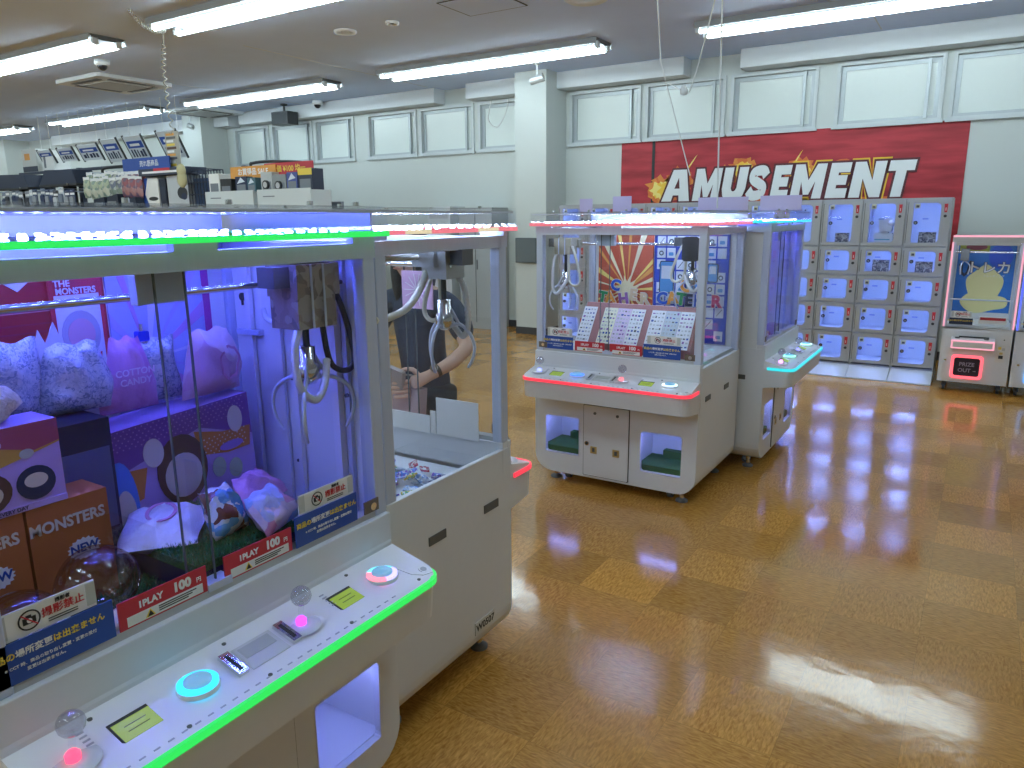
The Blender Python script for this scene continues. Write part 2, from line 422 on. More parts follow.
def sign_white(par, x0, x1, z0, z1, y):
    b = MB(); b.box((0, 0, 0), (x1 - x0, .003, z1 - z0), PAPER)
    w, h = x1 - x0, z1 - z0
    camera_sign(b, w * .32, h * .5, h * .36)
    b.text('撮影禁止', h * .36, RED, (w * .66, -.0008, h * .52), .012)
    b.text('撮影者', h * .17, BLACK, (w * .66, -.0008, h * .82), .012)
    for k in range(2): b.box((w * .5, -.001, h * (.24 - .09 * k)), (w * .8, 0, h * (.27 - .09 * k)), BLACK)
    for q in (.0, .9): b.box((w * q, -.0012, h * .1), (w * (q + .1), 0, h * .95), mat('frosted_tape', (.55, .57, .56), .4))
    b.build('no_photo_sign', par, (x0, y, z0))
def sign_blue(par, x0, x1, z0, z1, y):
    b = MB(); w, h = x1 - x0, z1 - z0
    b.box((0, 0, 0), (w, .003, h), BLUE)
    c_ = h * .2; q0 = w * .5 - 6.5 * c_
    b.text('商品の', c_, YEL, (q0 + 1.5 * c_, -.0008, h * .68), .018); b.text('場所変更', c_, WPRINT, (q0 + 5 * c_, -.0008, h * .68), .018); b.text('は出来ません', c_, YEL, (q0 + 10 * c_, -.0008, h * .68), .018)
    b.text('※ CCT 時、商品の取り出し変更・変更の受付', h * .10, WPRINT, (w * .52, -.0008, h * .40), .004)
    b.text('変更は出来ません。', h * .10, WPRINT, (w * .48, -.0008, h * .25), .004)
    b.build('prize_notice_sign', par, (x0, y, z0))
def sign_red(par, x0, x1, z0, z1, y):
    b = MB(); w, h = x1 - x0, z1 - z0
    b.box((0, 0, 0), (w, .003, h), RED)
    b.text('1PLAY', h * .32, WPRINT, (w * .34, -.0008, h * .66), .035)
    b.text('100', h * .46, WPRINT, (w * .70, -.0008, h * .68), .05)
    b.text('円', h * .2, WPRINT, (w * .90, -.0008, h * .60), .01)
    b.box((w * .08, -.0008, h * .06), (w * .94, 0, h * .40), PAPER)
    b.prism([(w * .27, h * .10), (w * .38, h * .10), (w * .325, h * .38)], -.0016, -.0006, YEL, 'y')
    b.prism([(w * .29, h * .12), (w * .36, h * .12), (w * .325, h * .32)], -.0020, -.0014, BLACK, 'y')
    for k in range(3): b.box((w * .42, -.0014, h * (.30 - .08 * k)), (w * (.86 - .05 * k), 0, h * (.335 - .08 * k)), BLACK)
    b.build('price_card', par, (x0, y, z0))

def control_button(par, x, y, z, cols, s=1.):
    b = MB()
    b.lathe([(.042, 0), (.043, .008), (.036, .014), (.034, .014)], (0, 0, 0), mat('clear_button_ring', (.75, .8, .85), .15), 24)
    n = len(cols)
    for k, cc in enumerate(cols):
        a0, a1 = 360 / n * k, 360 / n * (k + 1)
        pts = arc(0, 0, .040, a0, a1 - .5, 28 // n + 2); inn = arc(0, 0, .027, a1 - .5, a0, 28 // n + 2)
        b.prism(pts + inn, .008, .017, emis('button_glow_%s' % '_'.join('%d' % (v * 100) for v in cc), cc, 2.2), 'z')
    b.lathe([(.028, .012), (.027, .022), (.02, .027), (.001, .029)], (0, 0, 0), mat('pale_button_cap', (.5, .55, .7), .15, emit=cols[0], es=.35), 24)
    b.build('play_button', par, (x, y, z))
def joystick(par, x, y, z, col):
    root = MB().lathe([(.045, 0), (.044, .004), (.02, .006), (.001, .006)], (0, 0, 0), mat('frosted_joystick_base', (.7, .72, .8), .25), 20).build('joystick', par, (x, y, z))
    g = emis('joystick_glow_%s' % '_'.join('%d' % (v * 100) for v in col), col, 3.)
    MB().lathe([(.012, .004), (.013, .018), (.008, .024), (.001, .025)], (0, 0, 0), g, 12).build('joystick_lamp', root)
    MB().cyl((0, 0, .02), (.004, 0, .06), .006, ACR, 8).build('joystick_shaft', root)
    MB().ball((.005, 0, .075), .024, glass('clear_ball_knob', (.80, .80, .86), .12, .8, .06), 16).build('joystick_knob', root)

def claw(par, x, y, z_top, z_head, z_claw, headmat, cable, hose_side=-1, spread=1., style='box', k_=1.):
    h = MB(); hw = .05 * k_
    if style == 'box':
        h.box((x - hw, y - .05, z_head), (x + hw, y + .05, z_top), headmat)
        h.box((x - hw * 1.05, y - .055, (z_top + z_head) / 2), (x + hw * 1.2, y + .055, z_top), headmat)
        for k in (-.02, .02): h.box((x + k - .003, y - .057, z_head), (x + k + .003, y - .055, z_top), ALU)
        h.box((x - .02, y + .03, z_top - .06), (x + .07 * k_ if k_ < 1.2 else x + .068, y + .075, z_top - .01), headmat)
    else:
        h.prism(rrect(x - .048, z_head, x + .048, z_top, .02), y - .05, y + .05, headmat, 'y')
    h.box((x - hw - .05, y - .03, z_top - .055), (x - hw, y + .03, z_top - .005), DGREY)
    root = h.build('claw_carriage', par)
    MB().cyl((x, y, z_claw + .03), (x, y, z_head), .009, DARK, 10).build('lift_rod', root)
    b = MB()
    b.lathe([(.012, .10), (.022, .098), (.022, .055), (.03, .05), (.03, .02), (.018, .0), (.001, -.005)], (x, y, z_claw), CHROME, 16)
    for k in range(3):
        a = math.radians(100 + 120 * k); b.cyl((x + .02 * math.cos(a), y + .02 * math.sin(a), z_claw + .07), (x + .05 * math.cos(a), y + .05 * math.sin(a), z_claw + .012), .005, ALU, 6)
    b.build('claw_hub', root)
    for k in range(3):
        a = math.radians(100 + 120 * k); c_, s_ = math.cos(a), math.sin(a)
        prof = [(.02, .01), (.05, .015), (.082 * spread * k_, -.015), (.098 * spread * k_, -.06), (.092 * spread * k_, -.105), (.075 * spread * k_, -.135)]
        MB().tube(bez([(x + r * c_, y + r * s_, z_claw + z) for r, z in prof], 4), [.006] * 10 + [.0055] * 10 + [.004], ALU, 6).build('claw_finger', root)
    hs = hose_side * k_
    path = bez([(x + hs * .035, y - .03, z_head + .01), (x + hs * .06, y - .04, z_head - .05), (x + hs * .06, y - .05, z_claw + .01), (x + hs * .03, y - .06, z_claw - .03), (x - hs * .0, y - .055, z_claw + .0), (x - hs * .03, y - .03, z_claw + .06)], 14)
    hb = MB(); hb.tube(path, [.011 if i % 2 else .0092 for i in range(len(path))], mat('ribbed_white_hose', (.62, .63, .66), .45), 8); hb.build('ribbed_hose', root)
    cb = MB(); cb.tube(bez([(x - hs * .03, y - .02, z_top - .01), (x - hs * .075, y - .03, z_top - .10), (x - hs * .11, y - .03, z_claw + .06), (x - hs * .085, y - .035, z_claw + .02), (x - hs * .04, y - .03, z_claw + .05), (x - hs * .03, y - .02, z_head + .02)], 8), .008, cable, 8); cb.build('cable_loop', root)
    return root

def machine(name, label, loc, rz, D, edge, led, led_s, strip_cols, side_strip=None, sides=(False, False), back=True, controls=True, win_turf=True, buttons=None, joys=None, deck=.79, locks=(1, 1), eh=.013):
    """double claw machine: front at local y = 0 facing -y, control panel reaches y = -.18"""
    W = 1.0
    R = empty(name, loc, rz); tag(R, label, 'claw machine', 'claw machines')
    out = [(0, .845)] + arc(.11, .18, .11, 180, 270, 6) + arc(W - .11, .18, .11, 270, 360, 6) + [(W, .845)]
    HL, HR = (.075, .20, .295, .44), (.68, .175, .918, .42)
    winL = rrect(*HL, .012, 2); winR = rrect(*HR, .012, 2)
    b = MB()
    b.prism(out, 0, .022, WHITE, 'y', [winL, winR])
    t = .02
    inn = [(t, .82)] + [(t + (x - t if False else x) - x + (x if x > t else 0), z) for x, z in []]
    ush = [(0, .82)] + arc(.11, .18, .11, 180, 270, 6) + arc(W - .11, .18, .11, 270, 360, 6) + [(W, .82), (W - t, .82)] + arc(W - .11, .18, .09, 360, 270, 6) + arc(.11, .18, .09, 270, 180, 6) + [(t, .82)]
    b.prism(ush, .022, D - .02, WHITE, 'y')
    b.prism([(0, .82)] + out[1:-1] + [(W, .82)], D - .02, D, WHITE, 'y')
    b.prism([(-.002, .73), (-.002, .758), (.02, .845), (.055, .845), (.055, .73)], .0015, W - .0015, WHITE, 'x')
    b.box((.02, .05, deck - .015), (W - .02, D - .02, deck), INNER)
    b.build('cabinet', R, bevel=.004)
    # prize hatches
    for (x0, z0, x1, z1) in (HL, HR):
        d = .26; q = MB()
        xa, xb = x0 - .024, x1 + .024
        q.box((xa, .022, z0 - .02), (xb, d, z0), INNER); q.box((xa, .022, z1), (xb, d, z1 + .02), INNER)
        q.box((xa - .003, .022, z0 - .02), (xa, d, z1 + .02), INNER); q.box((xb, .022, z0 - .02), (xb + .003, d, z1 + .02), INNER)
        q.box((xa - .003, d, z0 - .02), (xb + .003, d + .01, z1 + .02), INNER)
        h = q.build('prize_chute', R)
        MB().box((x0, .05, z1 - .006), (x1, .06, z1 - .002), emis('hatch_led_strip', (.25, .32, 1.), 55.)).build('light_strip', h)
        if win_turf:
            MB().box((xa, .024, z0), (xb, d, z0 + .035), TURF).box((x0 + .06, d - .05, z0 + .035), (xb, d, z0 + .08), TURF).build('turf_mat', h)
        MB().box((x0, .004, z0), (x1, .008, z1), PANE).build('hatch_flap', h)
    dr = MB(); dr.prism(rrect(.325, .085, .612, .54, .004, 1), -.004, 0, SEAM, 'y'); dr.prism(rrect(.329, .089, .608, .536, .006, 2), -.008, -.001, WHITE, 'y')
    dr = dr.build('coin_door', R)
    for x in (.395, .535): MB().box((x - .02, -.0115, .235), (x + .02, -.008, .28), BRASS).box((x - .008, -.013, .245), (x + .008, -.0115, .27), DGREY).build('coin_return', dr)
    MB().cyl((.352, -.014, .295), (.352, -.007, .295), .014, CHROME).cyl((.352, -.016, .295), (.352, -.012, .295), .009, DARK).build('door_lock', dr)
    for x in (.40, .54): MB().cyl((x, -.011, .49), (x, -.007, .49), .009, DGREY).build('bolt', dr)
    # side handles and feet
    for sx in (0, W):
        for fy in (.2, .66):
            y = D * fy
            MB().box((sx - .004, y - .045, .615), (sx + .004, y + .045, .645), DGREY).build('hand_hole', R)
    for x in (.10, .90):
        for y in (.09, D - .08):
            f = MB().cyl((x, y, .015), (x, y, .085), .012, CHROME, 10); f.lathe([(.034, 0), (.034, .01), (.014, .022), (.012, .022)], (x, y, 0), RUBBER, 14); f.build('levelling_foot', R)
            x2 = x + (.075 if x < .5 else -.075); y2 = y + .03
            w = MB().cyl((x2 - .014, y2, .028), (x2 + .014, y2, .028), .028, RUBBER, 16).cyl((x2 - .017, y2, .028), (x2 + .017, y2, .028), .011, ALU, 10); w.box((x2 - .022, y2 - .018, .028), (x2 - .016, y2 + .018, .08), ALU); w.box((x2 + .016, y2 - .018, .028), (x2 + .022, y2 + .018, .08), ALU); w.build('caster', R)
    # control panel
    pl = [(0.0, .004)] + arc(.06, -.12, .06, 180, 270, 6) + arc(W - .06, -.12, .06, 270, 360, 6) + [(W, .004)]
    P = MB(); n = len(pl)
    zt = lambda y: .708 + (.18 + y) / .18 * .045
    low = [(x, max(y, -.18) * .94 + .0, .575 if y > -.1 else .59) for x, y in pl]
    P.add([(x, y, z) for x, y, z in low] + [(x, y, .70) for x, y in pl], [(i, (i + 1) % n, (i + 1) % n + n, i + n) for i in range(n)] + [tuple(reversed(range(n)))], WHITE)
    P.add([(x, y, .70) for x, y in pl] + [(x, y, zt(y)) for x, y in pl], [(i, (i + 1) % n, (i + 1) % n + n, i + n) for i in range(n)] + [tuple(range(n, 2 * n))], PANEL)
    cp = P.build('control_panel', R); cp.location.z = -.004
    po = pl[1:-1]; po = [(pl[0][0] - .0, -.02)] + po + [(pl[-1][0] + .0, -.02)]
    o2 = [(x + (.5 - x) * -.012, y - (.006 if y < -.05 else 0)) for x, y in po]
    i2 = [(x + (.5 - x) * .01, y + .004) for x, y in po][::-1]
    MB().prism(o2 + i2, .694, .711, edge, 'z').build('led_edge', cp)
    if controls:
        bt = buttons or [[(.05, .55, 1.)], [(.15, .9, 1.), (1., .25, .3), (.5, .5, 1.), (.3, 1., .9)]]
        jc = joys or [(.9, .05, .12), (.45, .05, .95)]
        yy = -.085
        zb = zt(yy)
        for x, cc in zip((.32, .865), bt): control_button(cp, x, yy, zb - .004, cc)
        for x, cc in zip((.075, .59), jc): joystick(cp, x, yy, zb - .002, cc)
        tilt = rot('X', math.degrees(math.atan2(.045, .18)))
        for x in (.19, .735):
            q = MB(); q.M = tr(x, yy, zb) @ tilt; q.prism([(-.041, -.022), (-.041, .031), (.037, .031), (.037, .024), (-.037, .024), (-.037, -.026)], -.003, .0016, DARK, 'z')
            q.box((-.037, -.026, -.002), (.037, .024, .0012), LCD)
            for k in range(2): q.box((-.02, .006 - .014 * k, .0012), (.022, .008 - .014 * k, .0015), mat('lcd_ink', (.10, .14, .01), .5))
            q.build('lcd_display', cp)
        q = MB(); q.M = tr(.475, yy, zb) @ tilt
        q.box((-.05, -.038, .0005), (.05, .038, .002), mat('frosted_coin_plate', (.60, .62, .62), .35)); q.box((-.04, -.004, .001), (.04, .03, .003), mat('grey_coin_plate_print', (.44, .47, .45), .4))
        q = q.build('coin_plate', cp)
        for x in (-.072, .072):
            s = MB(); s.M = tr(.475 + x, yy, zb) @ tilt; s.box((-.012, -.036, 0), (.012, .036, .010), CHROME); s.box((-.004, -.026, .010), (.004, .026, .0112), DARK); s.build('coin_slot', cp)
        for x in (.25, .44, .68, .93):
            s = MB(); s.cyl((x, -.155, zt(-.155) - .002), (x, -.155, zt(-.155) + .0015), .005, DGREY, 8); s.build('screw', cp)
        for x in (.14, .43, .80):
            s = MB(); s.cyl((x, -.02, zt(-.02) - .002), (x, -.02, zt(-.02) + .0015), .005, DGREY, 8); s.build('screw', cp)
        # small print along the displays
        for x in (.105, .69):
            s = MB()
            for k in range(5): s.M = tr(x + .0, -.04 - .011 * k, zt(-.04 - .011 * k)) @ tilt; s.box((0, 0, 0), (.013, .004, .0012), mat('grey_panel_ink', (.4, .42, .5), .5))
            s.build('display_print', cp)
        s = MB()
        for k in range(26): s.M = tr(.12 + k * .028, -.160, zt(-.160)) @ tilt; s.box((0, 0, 0), (.012, .003, .0012), MATS['grey_panel_ink'])
        s.M = tr(0, 0, 0)
        s.build('panel_print', cp)
        s = MB(); s.M = tr(.955, -.135, zt(-.135)) @ tilt
        s.prism(stroke([(-.03, .05), (-.02, .01), (.0, -.012), (.03, -.02)], .013), .0008, .0022, mat('silver_corner_sticker', (.85, .86, .88), .15), 'z'); s.prism(arc(.018, .0, .014, 0, 340, 14), .0008, .0022, MATS['silver_corner_sticker'], 'z'); s.prism(arc(.018, .0, .009, 0, 340, 14), .0018, .0028, mat('grey_sticker_dot', (.4, .42, .45), .4), 'z')
        s.build('corner_sticker', cp)
    # posts, beams
    ps = .045
    for x in (.0, W - ps):
        for y in (.012, D - ps - .004):
            MB().box((x + .002, y, .82 if y > .1 else .845), (x + ps - .002, y + ps, 1.575), ALU).build('corner_post', R, bevel=.004)
    f = MB()
    for y in (.010, D - .05): f.box((.0, y, 1.553), (W, y + .045, 1.592), ALU)
    for x in (.0, W - .045): f.box((x, .05, 1.553), (x + .045, D - .05, 1.592), ALU)
    for x in (0., .43, W - .08): f.box((x, .008, 1.592), (x + .1 - (.02 if x > .8 else 0), .03, 1.612), ALU)
    for x in (.04, W - .09): f.box((x, D - .1, 1.592), (x + .05, D - .05, 1.612), ALU)
    f.build('top_frame', R)
    # glass
    g = MB().box((.046, .026, .862), (.46, .031, 1.553), PANE).build('glass_door', R)
    MB().box((.458, .0255, .862), (.4605, .0315, 1.553), mat('glass_edge_grey', (.12, .15, .17), .2)).build('door_edge', g)
    g = MB().box((.40, .038, .862), (W - .046, .043, 1.553), PANE).build('glass_door', R)
    MB().box((.3995, .0375, .862), (.402, .0435, 1.553), MATS['glass_edge_grey']).build('door_edge', g)
    for x, op in ((.014, sides[0]), (W - .019, sides[1])):
        if op: MB().box((x, .058, .80), (x + .005, D - .05, 1.553), INNER).box((x + (.006 if x < .5 else -.014), .10, .80), (x + (.014 if x < .5 else -.001), .115, 1.553), ALU).build('side_panel', R)
        else: MB().box((x, .058, .80), (x + .005, D - .05, 1.553), PANE).build('side_glass', R)
    k = MB(); k.box((.04, .016, .845), (W - .04, .05, .862), GREYM); k.box((.43, .012, .858), (.49, .052, .875), ALU)
    k.build('door_track', R)
    MB().box((.37, .05, 1.49), (.475, .075, 1.553), mat('frosted_grey_bracket', (.50, .58, .75), .3)).build('door_bracket', R)
    if back: MB().box((.045, D - .035, .79), (W - .045, D - .025, 1.553), INNER).build('back_panel', R)
    for x in [q for q, on in zip((.02, W - .09), locks) if on]: MB().box((x, .009, .865), (x + .055, .013, .90), mat('lock_plate_brown', (.16, .12, .09), .4)).cyl((x + .03, .004, .882), (x + .03, .01, .882), .011, CHROME, 12).build('glass_lock', R)
    # roof light box
    a = MB(); o = .02
    a.box((-o, -o, 1.676), (W + o, D + o, 1.684), ACR)
    a.box((-o, -o, 1.622), (W + o, -o + .005, 1.676), ACR); a.box((-o, D + o - .005, 1.622), (W + o, D + o, 1.676), ACR)
    a.box((-o, -o, 1.622), (-o + .005, D + o, 1.676), ACR); a.box((W + o - .005, -o, 1.622), (W + o, D + o, 1.676), ACR)
    a.box((-o, -o, 1.612), (W + o, D + o, 1.618), ACR)
    rb = a.build('roof_light_box', R)
    ledm = emis('%s_led_dots' % led[0], led[1], led_s)
    tape = mat('white_led_tape', (.8, .82, .86), .4)
    rows = 3
    MB().box((.0, D + .004, 1.619), (W, D + .010, 1.668), mat('white_back_plate', (.62, .64, .70), .3)).build('roof_back_plate', rb)
    MB().box((-.012, -.012, 1.668), (W + .012, D + .012, 1.675), mat('pale_led_board', (.60, .62, .70), .16)).build('led_board', rb)
    for r in range(rows):
        y = .07 + (D - .14) * r / (rows - 1)
        q = MB(); q.box((.03, y - .008, 1.6235), (W - .03, y + .008, 1.6245), tape)
        for i in range(26):
            x = .045 + i * .0364
            q.box((x - .006, y - .006, 1.6215), (x + .006, y + .006, 1.6265), ledm)
        q.build('led_strip', rb)
    for q in (.12, .34, .56, .78, .93):
        for yq in (-o + .02, D): MB().cyl((q, yq, 1.684), (q, yq, 1.694), .007, CHROME, 8).build('roof_screw', rb)
    # coloured edge light around the roof
    def strip(a_, b_, cols):
        q = MB(); m_ = len(cols)
        for i, cc in enumerate(cols):
            p0 = [a_[j] + (b_[j] - a_[j]) * i / m_ for j in range(2)]; p1 = [a_[j] + (b_[j] - a_[j]) * (i + 1) / m_ for j in range(2)]
            lo = [min(p0[j], p1[j]) for j in range(2)]; hi = [max(p0[j], p1[j]) for j in range(2)]
            for j in range(2):
                if hi[j] - lo[j] < 1e-6: lo[j] -= .003; hi[j] += .003
            q.box((*lo, 1.6215 - eh), (*hi, 1.6215), cc)
        q.build('roof_edge_light', rb)
    strip((-.018, -.024), (W + .018, -.024), strip_cols)
    ss = side_strip or strip_cols
    strip((W + .024, -.018), (W + .024, D + .018), ss); strip((-.024, -.018), (-.024, D + .018), ss)
    return R

GREEN = emis('green_edge_glow', (.03, 1., .14), .95)
REDG = emis('red_edge_glow', (1., .05, .09), 1.25)
REDP = emis('pale_red_edge_glow', (1., .22, .27), .95)
YELG = emis('pale_yellow_edge_glow', (1., .85, .55), .85)
CYAN = emis('cyan_edge_glow', (.04, .85, .95), 1.1)
BLUEV = ('violet_blue', (.11, .145, 1.)); BLUEW = ('cool_white', (.50, .66, 1.)); BLUEM = ('mid_blue', (.13, .14, 1.))

ML = machine('claw_machine', 'nearest claw machine at left with green edge light, filled with plush prizes', (-1.34, .46, 0), PI / 2, .62, GREEN, BLUEV, 250., [GREEN], sides=(False, True), win_turf=False, locks=(0, 1),
             buttons=[[(.03, .6, 1.)], [(.15, .75, 1.), (1., .2, .28), (.45, .4, 1.)]])
MK = machine('claw_machine', 'claw machine behind the nearest one, back to front, with small packets and a person beyond', (-1.42, 2.235, 0), PI, .69, REDG, BLUEW, 190., [REDG], [REDP, YELG, REDP, REDP, YELG, REDP], sides=(False, False), back=False, deck=.70)
MA = machine('claw_machine', 'claw machine facing the camera with red edge light and score sheets inside', (-2.319, 3.95, 0), 0, .785, REDG, BLUEW, 90., [REDP], [REDP, REDP, REDP], eh=.018,
             buttons=[[(.06, .2, 1.)], [(.7, .95, .8), (.9, 1., .95), (.5, .7, 1.)]], joys=[(.25, .3, 1.), (1., .12, .15)])
MBm = machine('claw_machine', 'claw machine turned to the right with cyan edge light and blue interior', (-1.112, 4.785, 0), PI / 2, .80, CYAN, BLUEM, 190., [CYAN], sides=(True, True),
              buttons=[[(.3, 1., .8)], [(.5, 1., .9)]], joys=[(.9, .3, .9), (.2, .2, .8)])

MA.scale.x = 1.06; ML.scale.x = 1.012
for Rr in (ML, MA):
    sign_blue(Rr, -.012 if Rr is ML else .06, .225 if Rr is ML else .245, .862, .94, .012); sign_white(Rr, .03 if Rr is ML else .075, .20 if Rr is ML else .235, .94, .992, .018)
    sign_red(Rr, .235 if Rr is ML else .255, .43 if Rr is ML else .44, .862, .922, .016); sign_red(Rr, .475, .665, .862, .922, .016)
    sign_blue(Rr, .675, .885, .862, .94, .012); sign_white(Rr, .695, .88, .94, .99, .018)

# asset number on the side of the second machine (local x = 0 faces the aisle)
b = MB(); b.box((-.0035, .13, .165), (0, .255, .215), mat('asset_label_white', (.66, .67, .67), .4))
b.M = tr(-.0035, .1925, .19) @ rot('Z', -90)
b.text('W0507', .038, BLACK, (0, -.0008, 0), .01)
b.build('asset_label', MK)

BROWNH = crumple('brushed_brown_head', [(.30, .25, .22), (.40, .36, .34), (.34, .28, .26), (.22, .18, .18)], 30, .35, metal=.4, bump=.1)
CABD = mat('black_cable', (.02, .02, .025), .4); CABC = mat('cream_cable', (.62, .60, .50), .45)
claw(ML, .845, .118, 1.545, 1.385, 1.235, BROWNH, CABD, -1, k_=1.25)
claw(MK, .085, .27, 1.56, 1.46, 1.29, mat('silver_head', (.50, .51, .52), .35, .6), CABC, -1)
claw(MA, .10, .20, 1.53, 1.43, 1.22, mat('tan_head', (.36, .32, .22), .5), CABC, -1)
claw(MA, .845, .28, 1.54, 1.40, 1.26, mat('black_head', (.03, .03, .035), .35), CABC, 1, style='round')
claw(MBm, .72, .3, 1.54, 1.40, 1.26, mat('dark_head', (.06, .06, .065), .4), CABC, 1)
for Rr, y, z, D in ((ML, .16, 1.497, .62), (MA, .26, 1.495, .81), (MBm, .32, 1.495, .8), (MK, .30, 1.505, .71)):
    MB().cyl((.03, y, z), (.97, y, z), .008, CHROME, 10).build('travel_rail', Rr)
# white arm and pale cable loops on the end walls
MB().tube(bez([(.965, .42, 1.40), (.955, .40, 1.375), (.95, .34, 1.36), (.945, .22, 1.365), (.93, .17, 1.40)], 6), .008, mat('white_cable', (.6, .62, .66), .4), 8).build('end_cable', ML)
MB().tube(bez([(.005, .70, 1.375), (.05, .6, 1.365), (.10, .45, 1.375), (.12, .36, 1.42), (.12, .30, 1.50)], 6), .012, CABC, 8).build('end_cable', MK)
MB().tube(bez([(.03, .62, 1.54), (.08, .45, 1.535), (.16, .3, 1.53)], 6), .009, CABC, 8).build('top_cable', MK)
# end wall ribs and hinge hardware inside the near machine
e = MB()
e.box((.962, .30, .80), (.976, .315, 1.55), INNER); e.box((.966, .36, .80), (.976, .43, 1.55), WHITE); e.box((.962, .48, .80), (.976, .50, 1.55), INNER)
e.box((.955, .44, 1.32), (.976, .54, 1.335), ALU); e.cyl((.975, .52, 1.43), (.968, .52, 1.43), .012, DARK, 10); e.box((.968, .517, 1.405), (.972, .523, 1.43), DARK)
for z in (1.5, 1.2, .95): e.cyl((.976, .33, z), (.97, .33, z), .005, DGREY, 8)
e.build('end_wall_bracket', ML)
e = MB()
e.box((.955, .13, .80), (.976, .155, 1.55), PANEL); e.box((.966, .06, .80), (.976, .075, 1.55), INNER)
for z in (1.49, 1.18): e.cyl((.954, .1, z), (.962, .1, z), .006, DGREY, 8)
e.build('end_wall_profile', ML)
# clear inner chute walls of the near machine
ch = MB(); ch.box((.35, .06, .83), (.355, .45, 1.03), ACR); ch.box((.46, .06, .83), (.465, .10, 1.14), ACR)
ch.build('inner_divider', ML)
ch = MB(); ch.box((.72, .06, .79), (.726, .46, 1.0), ACR); ch.box((.726, .45, .79), (.96, .456, 1.0), ACR); ch.box((.726, .06, .76), (.96, .45, .775), INNER)
ch.build('prize_chute_wall', ML)
# turf floor of the near machine (parts of the machine)
MB().box((.02, .055, .79), (.44, .585, .825), TURF).build('turf_floor', ML)
tb = MB(); tb.box((.44, .06, .79), (.715, .57, .885), mat('navy_turf_backing', (.012, .02, .07), .7)); tb.box((.436, .056, .885), (.718, .575, .905), TURF)
tb.build('turf_step', ML)
def blades(par, x0, x1, y0, y1, z, n, seed):
    q = random.Random(seed); b = MB(); vs = []; fs = []
    for i in range(n):
        x, y = q.uniform(x0, x1), q.uniform(y0, y1); a = q.uniform(0, 6.28); c_, s_ = math.cos(a) * .0022, math.sin(a) * .0022; h = q.uniform(.010, .02); lx, ly = q.uniform(-.008, .008), q.uniform(-.008, .008)
        vs += [(x - c_, y - s_, z), (x + c_, y + s_, z), (x + lx, y + ly, z + h)]; fs.append((3 * i, 3 * i + 1, 3 * i + 2))
    b.add(vs, fs, TURFB); o = b.build('turf_blade', par); o['kind'] = 'stuff'
TURFB = mat('turf_blade_green', (.035, .20, .075), .7)
blades(ML, .02, .44, .055, .35, .824, 5200, 1); blades(ML, .437, .717, .058, .45, .904, 4200, 2)
# deck and chutes of the other machines
MB().box((.03, .06, .79), (.97, .78, .835), INNER).build('prize_deck', MA)
MB().box((.03, .06, .79), (.97, .76, .82), INNER).build('prize_deck', MBm)
k = MB(); k.box((.03, .06, .70), (.97, .67, .715), INNER); k.box((.30, .16, .715), (.305, .66, .84), ACR); k.box((.03, .16, .715), (.305, .165, .82), ACR); k.box((.022, .06, .715), (.03, .67, .80), INNER)
k.build('prize_deck', MK)
k = MB(); k.box((.10, .062, .84), (.295, .066, .985), PAPER); k.box((.30, .062, .84), (.325, .066, .93), PAPER); k.box((.325, .066, .84), (.53, .07, .91), PAPER)
k.build('stepped_card', MK)

# ------------------------------------------------------------------ prizes in the near machine (world coordinates)
def blob(b, pts, mt, w, axis='x', th=.0012):
    b.prism(pts, w, w + th, mt, axis)
def ell(cy, cz, ry, rz, n=22): return [(cy + ry * math.cos(2 * PI * i / n), cz + rz * math.sin(2 * PI * i / n)) for i in range(n)]

# red poster on the back panel
xb = -1.34 - .585
b = MB(); b.box((xb, .50, 1.19), (xb + .004, 1.065, 1.535), mat('red_poster_print', (.36, .010, .012), .5))
for k in range(9): b.box((xb + .004, .50, 1.25 + k * .02), (xb + .0046, .93, 1.2535 + k * .02), mat('dark_red_poster_line', (.30, .012, .04), .5))
b.box((xb + .004, .50, 1.44), (xb + .005, .93, 1.4425), mat('pale_red_line', (.6, .25, .3), .5))
zig = [(.50, 1.50)] + [(.50 + .03 * i, 1.495 + (.018 if i % 2 else .0) + .004 * math.sin(i * 2)) for i in range(14)] + [(.92, 1.535), (.50, 1.535)]
b.prism(zig, xb + .004, xb + .005, WPRINT, 'x')
o = b.build('poster'); tag(o, 'red poster with white zigzag edge and lettering on the back of the nearest machine', 'poster', 'posters in the claw machines')
# white card stuck on that poster: plain figure-free stand-in
b = MB(); b.box((xb + .006, .925, 1.235), (xb + .012, 1.055, 1.515), RED)
b.text('THE', .022, WPRINT, (xb + .0125, .937, 1.503), .02, face='x', align='LEFT'); b.text('MONSTERS', .022, WPRINT, (xb + .0125, .99, 1.484), .025, face='x', squash=.9)
b.box((xb + .012, .935, 1.255), (xb + .0135, 1.045, 1.475), WPRINT)
PALEG = mat('pale_grey_print', (.52, .50, .56), .5); PINKP = mat('pale_pink_print', (.75, .42, .5), .5)
blob(b, ell(.99, 1.375, .048, .06), PALEG, xb + .0135); blob(b, ell(.99, 1.375, .034, .04), PINKP, xb + .0147, th=.0008)
b.prism([(.95, 1.30), (1.035, 1.325), (1.03, 1.29), (.96, 1.275)], xb + .0147, xb + .0158, RED, 'x')
o = b.build('picture_card'); tag(o, 'white card with pale oval picture and red border, stuck on the red poster', 'card')
